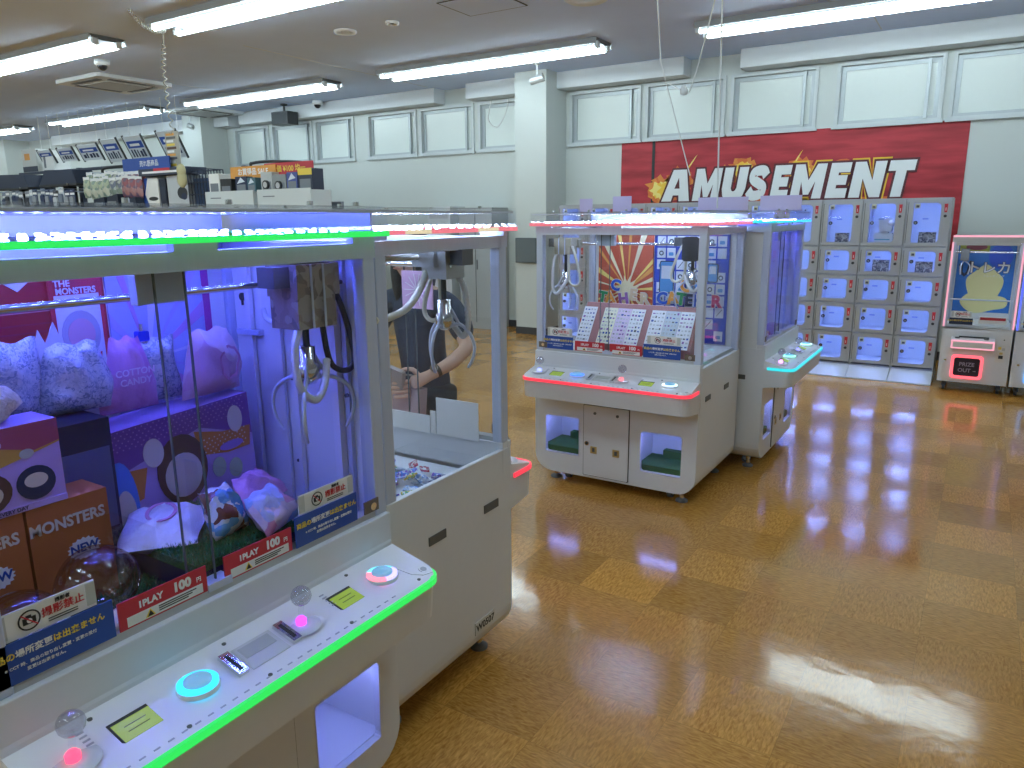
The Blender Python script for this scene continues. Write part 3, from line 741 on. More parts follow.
# ray poster
b = MB(); cy, cz = 1.17, 1.28
b.box((xb, 1.07, 1.06), (xb + .003, 1.375, 1.545), mat('pale_blue_poster', (.50, .52, .80), .5))
RAY = [mat('white_ray', (.74, .72, .86), .5), mat('pink_ray', (.62, .32, .66), .5), mat('lilac_ray', (.52, .45, .78), .5)]
def clip_ray(a0, a1, y0, y1, z0, z1):
    def hit(a):
        dy, dz = math.cos(a), math.sin(a); t = 9
        if dy > 1e-6: t = min(t, (y1 - cy) / dy)
        if dy < -1e-6: t = min(t, (y0 - cy) / dy)
        if dz > 1e-6: t = min(t, (z1 - cz) / dz)
        if dz < -1e-6: t = min(t, (z0 - cz) / dz)
        return (cy + dy * t, cz + dz * t)
    return [(cy, cz), hit(a0), hit(a1)]
for i in range(15):
    a = 2 * PI * i / 15 + .1
    b.prism(clip_ray(a, a + (.16 if i % 2 else .08), 1.072, 1.373, 1.062, 1.543), xb + .003, xb + .0042, RAY[i % 3], 'x')
b.box((xb + .003, 1.352, 1.06), (xb + .0045, 1.375, 1.545), mat('magenta_border', (.42, .04, .28), .5))
o = b.build('poster'); tag(o, 'pale blue poster with white and pink rays beside the end wall of the nearest machine', 'poster', 'posters in the claw machines')

def carton(name, label, x1, dx, y0, y1, z0, z1, base, draw, grp='prize boxes in the nearest machine', tilt=0.):
    """printed box; front face looks along +x at local x = 0"""
    b = MB(); w, h = y1 - y0, z1 - z0
    b.box((-dx, 0, 0), (0, w, h), base)
    draw(b, w, h)
    o = b.build(name, None, (x1, y0, z0)); o.rotation_euler.y = tilt
    return tag(o, label, 'box', grp)
ORG = mat('orange_print', (.55, .19, .025), .5); PUR = mat('purple_print', (.22, .08, .32), .5); LIL = mat('lilac_print', (.50, .34, .68), .5)
BRN = mat('brown_print', (.10, .045, .022), .55); CREAM = mat('cream_print', (.72, .62, .50), .5); NAVY = mat('navy_print', (.015, .025, .07), .5); SKY = mat('sky_print', (.10, .25, .72), .5)
BOXO = mat('brown_orange_carton', (.42, .12, .025), .55)
def dots(b, y0, y1, z0, z1, n, m_, mt, r=.0035):
    for i in range(n):
        for j in range(m_):
            blob(b, ell(y0 + (y1 - y0) * (i + .5 * (j % 2)) / n, z0 + (z1 - z0) * j / max(1, m_ - 1), r, r, 6), mt, .0024, th=.0006)
def draw_big(b, w, h):
    b.prism([(0, h * .62), (w * .3, h * .72), (w * .62, h * .82), (w, h * .62), (w, h), (0, h)], 0, .0012, PUR, 'x')
    b.prism([(w * .58, h * .80), (w * .78, h * .72), (w * .99, h * .70), (w * .97, h * .52), (w * .8, h * .52), (w * .6, h * .58)], .0004, .002, ORG, 'x')
    b.prism([(w * .02, h * .60), (w * .12, h * .66), (w * .25, h * .64), (w * .2, h * .4), (w * .1, h * .38)], .0004, .002, ORG, 'x')
    dots(b, w * .02, w * .97, h * .84, h * .985, 26, 6, mat('pink_dot_print', (.45, .22, .5), .5), .0022)
    dots(b, w * .62, w * .96, h * .56, h * .70, 9, 6, CREAM, .0022)
    b.prism(ell(w * .08, h * .42, w * .09, h * .34), .0004, .0021, SKY, 'x')
    b.prism(ell(w * .09, h * .34, w * .055, h * .18), .0021, .003, CREAM, 'x')
    # plain round hood shape instead of the printed character
    b.prism(ell(w * .47, h * .52, w * .17, h * .30), .002, .0034, BRN, 'x')
    b.prism(ell(w * .47, h * .47, w * .125, h * .19), .0034, .0042, CREAM, 'x')
    b.prism(ell(w * .47, h * .12, w * .10, h * .10), .002, .0034, LIL, 'x')
    b.prism(ell(w * .88, h * .80, w * .055, h * .12), .0028, .004, CREAM, 'x')
    b.prism(ell(w * .30, h * .74, w * .065, h * .12), .0028, .004, CREAM, 'x')
    for q, s in ((.66, .1), (.72, .42), (.84, .36)): b.prism(ell(w * q, h * s, w * .05, h * .09), .002, .003, mat('pale_green_print', (.42, .5, .30), .5), 'x')
    b.prism(ell(w * .83, h * .58, w * .09, h * .04), .003, .004, mat('lilac_cap_print', (.35, .2, .55), .5), 'x')
    b.text('CAT', .026, CREAM, (.0012, w * .10, h * .045), .03, face='x')
carton('prize_box', 'large purple and orange dotted prize box with a dark round shape on it', -1.75, .13, .925, 1.360, .828, 1.148, LIL, draw_big).rotation_euler.x = math.radians(3.2)
def draw_yel(b, w, h):
    b.prism([(0, h * .55), (w * .5, h * .55), (w, h * .72), (w, h), (0, h)], 0, .0012, mat('ochre_print', (.55, .30, .05), .5), 'x')
    b.prism([(w * .55, h * .78), (w * .8, h * .68), (w, h * .74), (w, h), (w * .5, h)], .0012, .002, mat('wine_print', (.34, .06, .10), .5), 'x')
    b.prism(ell(w * .36, h * .30, w * .24, h * .26), .0012, .0026, BRN, 'x'); b.prism(ell(w * .36, h * .27, w * .17, h * .15), .0026, .0034, CREAM, 'x')
    b.prism(ell(w * .78, h * .30, w * .15, h * .20), .0012, .0026, NAVY, 'x'); b.prism(ell(w * .78, h * .33, w * .09, h * .085), .0026, .0034, CREAM, 'x')
    b.prism(ell(w * .74, h * .66, w * .055, h * .055), .0012, .0026, GREYM, 'x'); b.prism(ell(w * .48, h * .82, w * .09, h * .07), .0012, .0026, LIL, 'x')
    b.box((0, 0, 0), (.003, w, h * .07), LIL)
    b.text('CATCH EVERY DAY', .011, NAVY, (.004, w * .5, h * .035), .01, face='x')
def draw_or(b, w, h):
    b.text('MONSTERS', .034, CREAM, (.001, w * .47, h * .80), .03, face='x', squash=.92)
    st = [(w * .62 + (.036 if i % 2 else .031) * math.cos(2 * PI * i / 36), h * .52 + (.025 if i % 2 else .021) * math.sin(2 * PI * i / 36)) for i in range(36)]
    b.prism(st, .0002, .0015, WPRINT, 'x')
    b.text('NEW', .026, BLUE, (.002, w * .62, h * .525), .03, face='x')
carton('prize_box', 'brown orange prize box printed MONSTERS NEW behind the clear capsule', -1.60, .11, .668, .835, .825, 1.075, BOXO, draw_or)
carton('prize_box', 'brown orange prize box at the left edge, cut off, printed NEW', -1.60, .11, .49, .662, .825, 1.075, BOXO, draw_or)
carton('prize_box', 'yellow and lilac prize box standing on top of the orange boxes', -1.60, .10, .50, .752, 1.077, 1.255, LIL, draw_yel)
carton('prize_box', 'dark navy box behind the orange prize boxes', -1.70, .19, .55, .915, .825, 1.205, mat('dark_navy_carton', (.02, .02, .045), .45), lambda b, w, h: b.box((0, w * .5, h * .3), (.001, w * .98, h * .82), mat('slate_panel', (.09, .11, .2), .4)))

# foil bags: a pillow shape with pinched ends
def bag(name, label, loc, w, h, t, mt, rz=0., tilt=0., roll=0., top=.55, extra=None, cat='prize bag', grp='foil prize bags in the nearest machine', seed=0):
    rnd = random.Random(seed); b = MB(); nu, nv = 15, 13; ph = [rnd.uniform(0, 6) for _ in range(8)]
    vs = []
    for sgn in (1, -1):
        for j in range(nv):
            for i in range(nu):
                u, v = i / (nu - 1) * 2 - 1, j / (nv - 1)
                wid = (1 - (1 - top) * max(0, v - .35) / .65 if v > .35 else 1) * (1 + .05 * math.sin(5 * v + ph[0]))
                bul = max(0, (1 - u * u)) ** .6 * max(0, 1 - (2 * v - 1) ** 4) ** .8
                rip = .12 * math.sin(9 * u + ph[1] + 3 * v) + .10 * math.sin(13 * v + ph[2] + 4 * u) + .08 * math.sin(17 * (u + v) + ph[3])
                x = u * w / 2 * wid + .02 * w * math.sin(7 * v + ph[4])
                z = v * h + (.03 * h * math.sin(6 * u + ph[5]) if v > .9 else 0)
                vs.append((sgn * t / 2 * bul * (1 + rip), x, z))
    fs = []
    for s in range(2):
        o = s * nu * nv
        for j in range(nv - 1):
            for i in range(nu - 1):
                q = (o + j * nu + i, o + j * nu + i + 1, o + (j + 1) * nu + i + 1, o + (j + 1) * nu + i)
                fs.append(q if s == 0 else q[::-1])
    b.add(vs, fs, mt, True)
    if extra: extra(b, w, h, t)
    o = b.build(name, None, loc)
    o.rotation_euler = (roll, tilt, rz)
    return tag(o, label, cat, grp)
SILV = crumple('silver_printed_film', [(.62, .66, .74), (.40, .46, .56), (.70, .72, .76), (.30, .36, .46), (.52, .58, .66), (.60, .64, .72), (.68, .72, .78)], 85, .25, metal=.25)
PINKF = crumple('pink_printed_film', [(.62, .22, .50), (.68, .30, .56), (.58, .19, .48)], 8, .3)
PALEF = crumple('pale_pink_film', [(.72, .45, .60), (.66, .36, .55), (.78, .58, .68)], 10, .3)
bag('prize_bag', 'silver patterned prize bag at the left, leaning on the red poster', (-1.82, .755, 1.207), .17, .19, .07, SILV, .1, .12, seed=1, top=.9)
bag('prize_bag', 'silver patterned prize bag between the red poster and the pink bag', (-1.80, .90, 1.207), .16, .17, .07, SILV, -.1, .1, seed=2, top=.75)
def cotton(b, w, h, t):
    b.text('COTTON', .024, mat('pale_print_on_pink', (.80, .60, .74), .4), (t * .5 + .006, 0, h * .56), .02, face='x')
    b.text('CANDY', .024, MATS['pale_print_on_pink'], (t * .5 + .006, 0, h * .43), .02, face='x')
bag('prize_bag', 'pink prize bag printed COTTON CANDY standing on the dotted box', (-1.82, 1.04, 1.177), .15, .19, .06, PINKF, 0, .05, seed=3, top=.5, extra=cotton)
bag('prize_bag', 'silver blue prize bag right of the pink printed bag', (-1.86, 1.145, 1.177), .13, .17, .06, SILV, 0, .05, seed=4, top=.8)
def oval(b, w, h, t):
    pts = [(w * .12 + (.034 + .004 * math.sin(5 * a)) * math.cos(a), h * .5 + (.048 + .004 * math.cos(7 * a)) * math.sin(a)) for a in [2 * PI * i / 30 for i in range(30)]]
    b.prism(pts, t * .5 + .002, t * .5 + .004, mat('rose_ring_print', (.62, .26, .42), .4), 'x', [[(w * .12 + .85 * (p[0] - w * .12), h * .5 + .85 * (p[1] - h * .5)) for p in pts]])
bag('prize_bag', 'large pale pink prize bag with a rose ring, standing on the dotted box', (-1.80, 1.27, 1.177), .21, .185, .08, PALEF, .1, .08, seed=5, top=.55, extra=oval)
# things lying on the turf step
WF = crumple('white_film', [(.78, .76, .80), (.72, .70, .76), (.80, .78, .80)], 9, .35)
bag('prize_bag', 'white prize bag with a pale ring lying flat on the turf step', (-1.545, .905, .912), .18, .20, .07, WF, 2.45, PI / 2 - .12, seed=6, top=.95,
    extra=lambda b, w, h, t: b.prism([(.036 * math.cos(a), h * .55 + .05 * math.sin(a)) for a in [2 * PI * i / 26 for i in range(26)]], -t * .5 - .003, -t * .5 - .001, MATS['rose_ring_print'], 'x', [[(.028 * math.cos(a), h * .55 + .041 * math.sin(a)) for a in [2 * PI * i / 26 for i in range(26)]]]))
CANDY = crumple('blue_white_brown_film', [(.72, .74, .78), (.10, .28, .62), (.62, .66, .72), (.14, .03, .03), (.70, .72, .76), (.16, .40, .70)], 30, .25, bump=.7)
bag('snack_bag', 'crumpled white, blue and brown snack bag beside the white prize bag', (-1.462, 1.05, .915), .105, .12, .08, CANDY, 0.1, -.5, seed=7, top=.8, cat='snack bag')
bag('prize_bag', 'pink prize bag lying behind the snack bag', (-1.56, 1.235, .912), .17, .10, .07, PINKF, .25, -.8, seed=8, top=.6)
bag('prize_bag', 'pink and blue prize bag at the right end behind the red price card', (-1.40, 1.155, .912), .16, .11, .07, crumple('pink_blue_film', [(.60, .25, .52), (.30, .45, .78), (.70, .55, .72), (.45, .5, .8)], 14, .3), .3, -.75, seed=9, top=.7)
# clear capsules
def capsule(loc, r, label, half, rz=0.):
    root = empty('capsule_ball', loc, rz); tag(root, label, 'capsule', 'prize capsules')
    prof = lambda a, b: [(r * math.sin(t), r * math.cos(t)) for t in [a + (b - a) * i / 12 for i in range(13)]]
    MB().lathe(prof(.001, PI / 2), (0, 0, 0), glass('clear_capsule_shell', (.88, .82, .84), .10, .7, .06), 28).build('capsule_lid', root)
    MB().lathe(prof(PI / 2, PI - .001), (0, 0, 0), half, 28).build('capsule_base', root)
    MB().lathe([(r * 1.0, -.006), (r * 1.05, -.004), (r * 1.05, .004), (r * 1.0, .006)], (0, 0, 0), half, 28).build('capsule_rim', root)
    return root
c1 = capsule((-1.49, .735, .918), .078, 'clear round capsule in front of the MONSTERS box', glass('clear_capsule_shell', (.88, .82, .84), .10, .7, .06)); c1.rotation_euler = (.35, .5, 0)
c2 = capsule((-1.47, .575, .888), .082, 'purple tinted capsule at the lower left, above the no photo sign', glass('violet_capsule_shell', (.55, .45, .75), .10, .7, .06))
b = MB(); b.ball((0, 0, 0), (.045, .055, .042), grain(mat('white_plush', (.78, .75, .76), .9), 90, .08, .8), 18)
b.ball((.040, -.018, .016), (.006, .007, .008), DARK, 10); b.ball((.041, .022, .018), (.006, .007, .008), DARK, 10); b.ball((.040, .006, -.006), (.008, .016, .012), mat('pink_mouth_felt', (.55, .10, .2), .8), 12)
o = b.build('plush_toy', None, (-1.42, .60, .88)); tag(o, 'small white plush ball with pink mouth behind the no photo sign', 'plush toy')
FL = grain(mat('cream_fleece', (.78, .70, .45), .95), 60, .15, 1.)
b = MB(); b.ball((0, 0, 0), (.05, .10, .045), FL, 22, lambda d: 1 + .08 * math.sin(11 * d.x + 9 * d.y) * math.sin(13 * d.z)); b.ball((.035, .01, .015), (.02, .035, .022), mat('lilac_plush_face', (.55, .42, .62), .8), 14)
o = b.build('plush_toy', None, (-1.65, .61, 1.297)); tag(o, 'cream fleece plush lying on top of the yellow prize box', 'plush toy')
b = MB(); b.ball((0, 0, 0), (.04, .055, .03), FL, 20, lambda d: 1 + .06 * math.sin(12 * d.x + 9 * d.y) * math.sin(13 * d.z))
o = b.build('plush_toy', None, (-1.405, .735, .852)); tag(o, 'round cream plush on the turf behind the red price card', 'plush toy')
b = MB(); b.prism([(0, 0), (.115, 0), (.112, .075), (.098, .12), (.075, .07), (.062, .105), (.045, .05), (.03, .07), (.012, .02)], 0, .004, PAPER, 'x')
o = b.build('zigzag_card', None, (-1.86, .80, 1.30)); tag(o, 'white zigzag cut card standing behind the silver bags', 'card')
b = MB(); b.prism(rrect(0, 0, .03, .026, .004, 2), 0, .02, mat('blue_clip_plastic', (.01, .03, .5), .35), 'x'); b.cyl((.01, .015, .026), (.01, .015, .045), .005, CHROME, 8)
o = b.build('binder_clip', None, (-1.86, 1.095, 1.345)); tag(o, 'blue clip above the pink printed bag', 'clip')

# little packets in the second machine
PK = [crumple('packet_film_%d' % i, cs, 60, .2) for i, cs in enumerate(([(.30, .45, .75), (.7, .75, .8)], [(.62, .68, .78), (.45, .55, .7)], [(.6, .12, .16), (.55, .10, .2), (.75, .78, .8)], [(.62, .64, .8), (.22, .12, .55), (.10, .25, .75)], [(.75, .55, .1), (.7, .72, .78), (.10, .4, .2)]))]
rn = random.Random(3)
def packet_mesh(mt):
    b = MB(); b.prism([(-.026, -.016), (.026, -.018), (.028, .016), (-.024, .019)], -.003, .003, mt); b.ball((0, 0, 0), (.020, .013, .011), mt, 8); return b
protos = []
for i in range(120):
    x = -1.47 - rn.random() * .42; y = 1.60 + rn.random() * .43; z = .722 + .016 * rn.random() + (.022 if i % 3 == 0 else 0)
    mi = rn.choice((0, 0, 1, 1, 2, 3, 3, 4)) if i > 4 else i
    if i < 5: o = packet_mesh(PK[i]).build('toy_packet'); protos.append(o)
    else: o = protos[mi].copy(); COL.objects.link(o)
    o.location = (x, y, z); o.rotation_euler = (rn.uniform(-.5, .5), rn.uniform(-.5, .5), rn.uniform(0, 6.2))
    tag(o, 'tiny shiny packet among the heap on the floor of the second machine', 'toy packet', 'packets in the second machine')
# cards hanging on the far glass of the second machine
b = MB(); b.box((-1.84, 2.145, 1.325), (-1.695, 2.149, 1.465), mat('pink_web_print', (.62, .40, .58), .5))
for k in range(7): b.M = tr(-1.768, 2.144, 1.395) @ rot('Y', 26 * k); b.box((-.06, -.0005, -.001), (.06, .001, .001), WPRINT)
b.M = Matrix.Identity(4)
o = b.build('hanging_card'); tag(o, 'pink patterned card hanging in the glass in front of the person', 'card', 'cards in the second machine')
b = MB(); b.box((-1.88, 2.14, 1.48), (-1.70, 2.143, 1.555), PAPER).box((-1.70, 2.14, 1.44), (-1.655, 2.143, 1.57), PAPER)
o = b.build('hanging_card'); tag(o, 'white card above the pink patterned card, under the roof light', 'card', 'cards in the second machine')

# ------------------------------------------------------------------ machine A contents
y0 = 3.95 + .742
b = MB(); X0, X1, Z0, Z1 = -2.245, -1.845, .845, 1.54; cx_, cz_ = -2.03, 1.17
b.box((X0, y0, Z0), (X1, y0 + .004, Z1), mat('orange_red_poster', (.52, .10, .05), .5))
cy, cz = cx_, cz_
RY = [mat('yellow_ray', (.88, .70, .20), .5), mat('cream_ray', (.85, .80, .55), .5), mat('orange_ray', (.75, .35, .08), .5)]
rr_ = random.Random(5)
for i in range(22):
    a = 2 * PI * i / 22 + rr_.uniform(-.08, .08); wd = rr_.uniform(.04, .14)
    t = clip_ray(a, a + wd, X0 + .003, X1 - .003, Z0 + .003, Z1 - .003)
    b.prism([(p[0], p[1]) for p in t], y0 - .0012 - .0002 * (i % 3), y0, RY[i % 3], 'y')
b.prism([(cx_ + (.09 if i % 2 else .05) * math.cos(PI * i / 12), cz_ + (.10 if i % 2 else .055) * math.sin(PI * i / 12)) for i in range(24)], y0 - .003, y0 - .0005, RY[1], 'y')
PA = b.build('poster'); tag(PA, 'orange red poster with a yellow sunburst inside the machine facing the camera', 'poster', 'posters in the claw machines')
def letter(par, ch, mt, x, y, z, s, tilt=0.):
    q = MB(); q.M = rot('Y', tilt)
    q.text(ch, s, WPRINT, (0, 0, 0), .075, .004); q.text(ch, s, mt, (0, -.004, 0), .045, .005)
    q.build('cutout_letter', par, (x, y, z))
LG = mat('green_letter', (.02, .28, .10), .5); LB = mat('blue_letter', (.02, .10, .55), .5); LO = mat('orange_letter', (.75, .33, .06), .5); LPu = mat('purple_letter', (.25, .10, .36), .5); LC = mat('cream_letter', (.75, .62, .42), .5); LR = mat('crimson_letter', (.5, .02, .12), .5)
for ch, mt, x, z, a in (('T', LG, -2.195, 1.115, 8), ('C', LB, -2.10, 1.20, 14), ('A', LO, -2.14, 1.115, -5), ('H', LPu, -2.04, 1.11, -8), ('E', LC, -1.97, 1.14, 4), ('R', LC, -1.89, 1.115, 0)): letter(PA, ch, mt, x, y0 - .03, z, .10, a)
# checkered poster
b = MB(); X0, X1 = -1.84, -1.345
b.box((X0, y0, Z0), (X1, y0 + .004, Z1), mat('blue_check_poster', (.03, .07, .50), .5))
W2 = mat('pale_check', (.70, .76, .84), .5); SB = mat('sky_block', (.10, .32, .66), .5)
for i in range(7):
    for j in range(9):
        if (i * 3 + j * 2) % 5 != 0:
            x = X0 + .02 + i * .0665; z = Z0 + .02 + j * .075
            b.box((x, y0 - .001, z), (x + .057, y0, z + .064), W2)
            k_ = (i * 5 + j * 3) % 4
            if k_ == 0: b.prism(stroke([(x + .010, z + .010), (x + .046, z + .054)], .004), y0 - .0016, y0, DGREY, 'y')
            if k_ == 1: b.prism(arc(x + .028, z + .03, .016, 0, 330, 10), y0 - .0016, y0, NAVY, 'y'); b.prism(arc(x + .028, z + .03, .009, 0, 330, 10), y0 - .002, y0, W2, 'y')
            if k_ == 2: b.prism(rrect(x + .012, z + .014, x + .044, z + .036, .006), y0 - .0016, y0, SB, 'y')
for x, z, w_, h_ in ((-1.80, 1.16, .10, .21), (-1.62, 1.18, .13, .10), (-1.48, 1.24, .07, .12)):
    b.prism(rrect(x, z, x + w_, z + h_, .012), y0 - .003, y0, NAVY, 'y'); b.prism(rrect(x + .006, z + .006, x + w_ - .006, z + h_ - .006, .01), y0 - .004, y0, SB, 'y')
    b.box((x + .014, y0 - .005, z + h_ * .45), (x + w_ - .014, y0, z + h_ * .85), W2)
PB = b.build('poster'); tag(PB, 'blue and white checkered poster with colourful letters in the machine facing the camera', 'poster', 'posters in the claw machines')
for ch, mt, x, z, a in (('C', LB, -1.765, 1.125, 0), ('A', LO, -1.695, 1.13, -8), ('T', LG, -1.635, 1.125, 6), ('C', LO, -1.61, 1.215, 20), ('E', NAVY, -1.585, 1.12, 0), ('H', LB, -1.52, 1.12, 0), ('R', LR, -1.405, 1.12, 0)): letter(PB, ch, mt, x, y0 - .03, z, .105, a)
# prize price sheets leaning on a stand
st = MB(); st.prism([(4.06, .836), (4.24, .836), (4.24, 1.13), (4.22, 1.13), (4.06, .90)], -2.09, -1.36, mat('clear_stand', (.35, .16, .16), .4), 'x')
o = st.build('sheet_stand'); tag(o, 'sloping dark red stand under the white price sheets', 'stand')
SHT = [mat('white_sheet', (.78, .80, .84), .5), mat('cream_sheet', (.80, .80, .62), .5), mat('lilac_sheet', (.70, .58, .78), .5), mat('blue_grey_sheet', (.55, .62, .70), .5)]
sheets = [(-2.095, 0, 'first from the left'), (-1.955, 1, 'cream edged, second from the left'), (-1.865, 2, 'lilac, third from the left'), (-1.775, 0, 'fourth from the left'), (-1.645, 0, 'in front of the checkered poster, left end'), (-1.555, 3, 'blue grey, in front of the checkered poster'), (-1.465, 0, 'under the letters E and H, right end')]
for i, (x, k, d) in enumerate(sheets):
    b = MB(); L_ = .245; b.box((0, 0, 0), (.088, .002, L_), SHT[k])
    rs = random.Random(i)
    for r in range(9):
        for c_ in range(4):
            b.box((.008 + c_ * .02, -.0008, .012 + r * .026), (.008 + c_ * .02 + rs.uniform(.008, .015), 0, .012 + r * .026 + rs.uniform(.006, .014)), (BLUE, DGREY, GREYM, LPu)[rs.randrange(4)] if rs.random() > .35 else GREYM)
    o = b.build('price_sheet', None, (x, 4.056, .905)); o.rotation_euler.x = -math.atan2(.16, .23)
    tag(o, 'sloping white price sheet in the front machine, ' + d if k == 0 else 'sloping price sheet in the front machine, ' + d, 'price sheet', 'price sheets in the claw machine')
for x, z in ((-2.29, 1.20), (-2.29, 1.34)):
    pass
# contents of the cyan machine
for k, (y, z, s, mt, lb) in enumerate(((5.1, .825, .09, LR, 'red'), (5.22, .825, .075, LC, 'cream'), (5.5, .825, .10, LIL, 'lilac'))):
    b = MB(); b.prism(rrect(-s / 2, 0, s / 2, s * .8, .008, 2), -.03, .03, mt, 'x'); b.box((.03, -s * .3, s * .2), (.031, s * .3, s * .6), WPRINT)
    o = b.build('prize_box', None, (-1.22, y - .07, z)); tag(o, lb + ' small prize box on the deck of the cyan edged machine', 'box', 'prize boxes in the cyan machine')
b = MB(); xc = -1.112 - .755
b.box((xc, 4.93, .9), (xc + .004, 5.43, 1.5), mat('violet_poster', (.30, .20, .55), .5))
for i in range(5): b.box((xc + .004, 4.96, .95 + i * .11), (xc + .0055, 5.40, .99 + i * .11), (LIL, PINKP, W2, LIL, SB)[i])
o = b.build('poster'); tag(o, 'violet banded poster at the back of the cyan edged machine', 'poster', 'posters in the claw machines')
# cards standing on the machine roofs
LILC = mat('lilac_card', (.55, .48, .74), .5)
for (x0, x1, y, z1, lb) in ((-2.375, -2.255, 4.6, 1.775, 'left end of the roof of the front machine'), (-2.105, -1.975, 4.6, 1.785, 'roof of the front machine, second from the left'),
                            (-1.53, -1.225, 4.6, 1.765, 'roof of the front machine, widest one'), (-1.33, -1.06, 5.3, 1.785, 'roof of the cyan edged machine')):
    x0 = max(x0, -2.35)
    b = MB(); b.box((0, 0, 0), (x1 - x0, .004, z1 - 1.684), LILC); b.box((0, 0, 0), (x1 - x0, .05, .003), LILC)
    o = b.build('roof_card', None, (x0, y, 1.684)); tag(o, 'plain lilac card standing on the ' + lb, 'card', 'cards on the machine roofs')

# ------------------------------------------------------------------ prize lockers
LOCK = grain(mat('grey_locker_steel', (.40, .41, .43), .42, .15), 25, .03)
LIN = mat('locker_interior_white', (.72, .75, .80), .5)
CW, LD = .39, .48
ROWS = [(1.345, 1.80), (1.055, 1.335), (.765, 1.045), (.46, .755), (.135, .45)]
LLED = emis('locker_led_strip', (.25, .38, 1.), 105.)
DKN = mat('dark_lock', (.04, .04, .05), .35)
GTINT = glass('locker_glass', (.93, .95, 1.), .02, .5)
def locker_proto():
    R = empty('locker_column')
    b = MB(); t = .012
    b.box((0, 0, .1), (t, LD, 1.81), LOCK); b.box((CW - t, 0, .1), (CW, LD, 1.81), LOCK); b.box((0, 0, 1.798), (CW, LD, 1.81), LOCK); b.box((0, LD - t, .1), (CW, LD, 1.81), LOCK); b.box((0, 0, .1), (CW, LD, .115), LOCK)
    for z0, z1 in ROWS[:-1]: b.box((t, .0, z0 - .012), (CW - t, LD - t, z0), LOCK)
    b.build('locker_body', R)
    MB().prism([(-.22, 0), (-.22, .012), (-.01, .105), (LD, .105), (LD, 0)], .003, CW - .003, mat('white_plinth', (.62, .64, .66), .4), 'x').build('plinth', R)
    for z0, z1 in ROWS:
        i = MB(); u = .014
        i.box((u, LD - .03, z0 + .004), (CW - u, LD - .02, z1 - .016), LIN); i.box((u, .02, z0 + .002), (CW - u, LD - .02, z0 + .006), LIN)
        i.box((u, .02, z0), (u + .004, LD - .02, z1 - .014), LIN); i.box((CW - u - .004, .02, z0), (CW - u, LD - .02, z1 - .014), LIN); i.box((u, .02, z1 - .018), (CW - u, LD - .02, z1 - .014), LIN)
        i = i.build('compartment_lining', R)
        MB().box((.05, .06, z1 - .026), (CW - .05, .075, z1 - .018), LLED).build('light_strip', i)
        d = MB(); wx0, wx1, wz0, wz1 = .065, .30, z0 + .035, z1 - .04
        d.prism([(.006, z0 + .003), (CW - .006, z0 + .003), (CW - .006, z1 - .003), (.006, z1 - .003)], -.02, -.002, LOCK, 'y', [rrect(wx0, wz0, wx1, wz1, .035, 3, (0, 1, 1, 0))])
        d.box((.016, -.022, z0 + .03), (.02, -.02, z1 - .03), SEAM)
        d = d.build('locker_door', R, bevel=.002)
        MB().box((wx0 - .005, -.01, wz0 - .005), (wx1 + .005, -.006, wz1 + .005), GTINT).build('door_pane', d)
        zc = z0 + (z1 - z0) * .5
        MB().cyl((wx0 + .028, -.024, zc), (wx0 + .028, -.006, zc), .018, DKN, 12).cyl((wx0 + .028, -.028, zc), (wx0 + .028, -.024, zc), .008, CHROME, 10).build('pane_lock', d)
        MB().prism([(.325, z1 - .05), (.355, z1 - .05), (.352, z1 - .13), (.328, z1 - .13)], -.026, -.02, RED, 'y').box((.338, -.0268, z1 - .115), (.342, -.026, z1 - .085), WPRINT).build('red_tag', d)
        MB().cyl((.34, -.034, z1 - .165), (.34, -.02, z1 - .165), .014, DKN, 12).build('door_lock', d)
        q = MB().box((wx0 + .01, -.0125, wz1 - .05), (wx0 + .055, -.0105, wz1 - .005), mat('pale_yellow_label', (.62, .64, .42), .5)); q.box((wx0 + .02, -.0132, wz1 - .042), (wx0 + .046, -.0125, wz1 - .02), DGREY); q.build('number_label', d)
        MB().box((.15, -.0125, zc + .03), (.2, -.0108, zc + .045), mat('faint_blue_label', (.30, .40, .75), .5)).build('notice_label', d)
    return R
LKN = ['rightmost, beside the small crane game', 'second from the right end', 'third from the right end', 'fourth from the right end, beside the cyan edged machine', 'fifth from the right end', 'sixth from the right end', 'seventh from the right end', 'eighth from the right end', 'ninth from the right end', 'tenth from the right end', 'leftmost of the bank']
pr = locker_proto(); LY = 8.43
for i, lb in enumerate(LKN):
    o = pr if i == 0 else copy_tree(pr)
    o.location = (-.305 - CW * (i + 1), LY, 0)
    tag(o, 'grey prize locker column with five blue lit doors, ' + lb, 'locker', 'prize locker columns')
PHO = crumple('dark_photo_print', [(.10, .10, .12), (.35, .33, .3), (.2, .18, .2), (.5, .48, .45)], 45, .3, bump=.1)
TOYW = mat('white_toy_plastic', (.7, .74, .78), .35)
for col, row, w_, h_, lb in ((0, 0, .15, .13, 'top compartment of the rightmost locker column'), (2, 0, .13, .12, 'top compartment of the third locker column'), (0, 1, .15, .13, 'second compartment of the rightmost locker column'), (1, 1, .15, .14, 'second compartment of the second locker column')):
    x = -.305 - CW * (col + 1) + .20; z = ROWS[row][0] + .0065
    b = MB(); b.box((-w_ / 2, 0, 0), (w_ / 2, .05, h_), PHO); b.box((-w_ / 2, -.001, 0), (w_ / 2, 0, .015), DARK)
    o = b.build('prize_package', None, (x, LY + .06, z)); tag(o, 'dark printed package in the ' + lb, 'package', 'prizes in the lockers')
x = -.305 - CW * 2 + .20; z = ROWS[0][0] + .0065
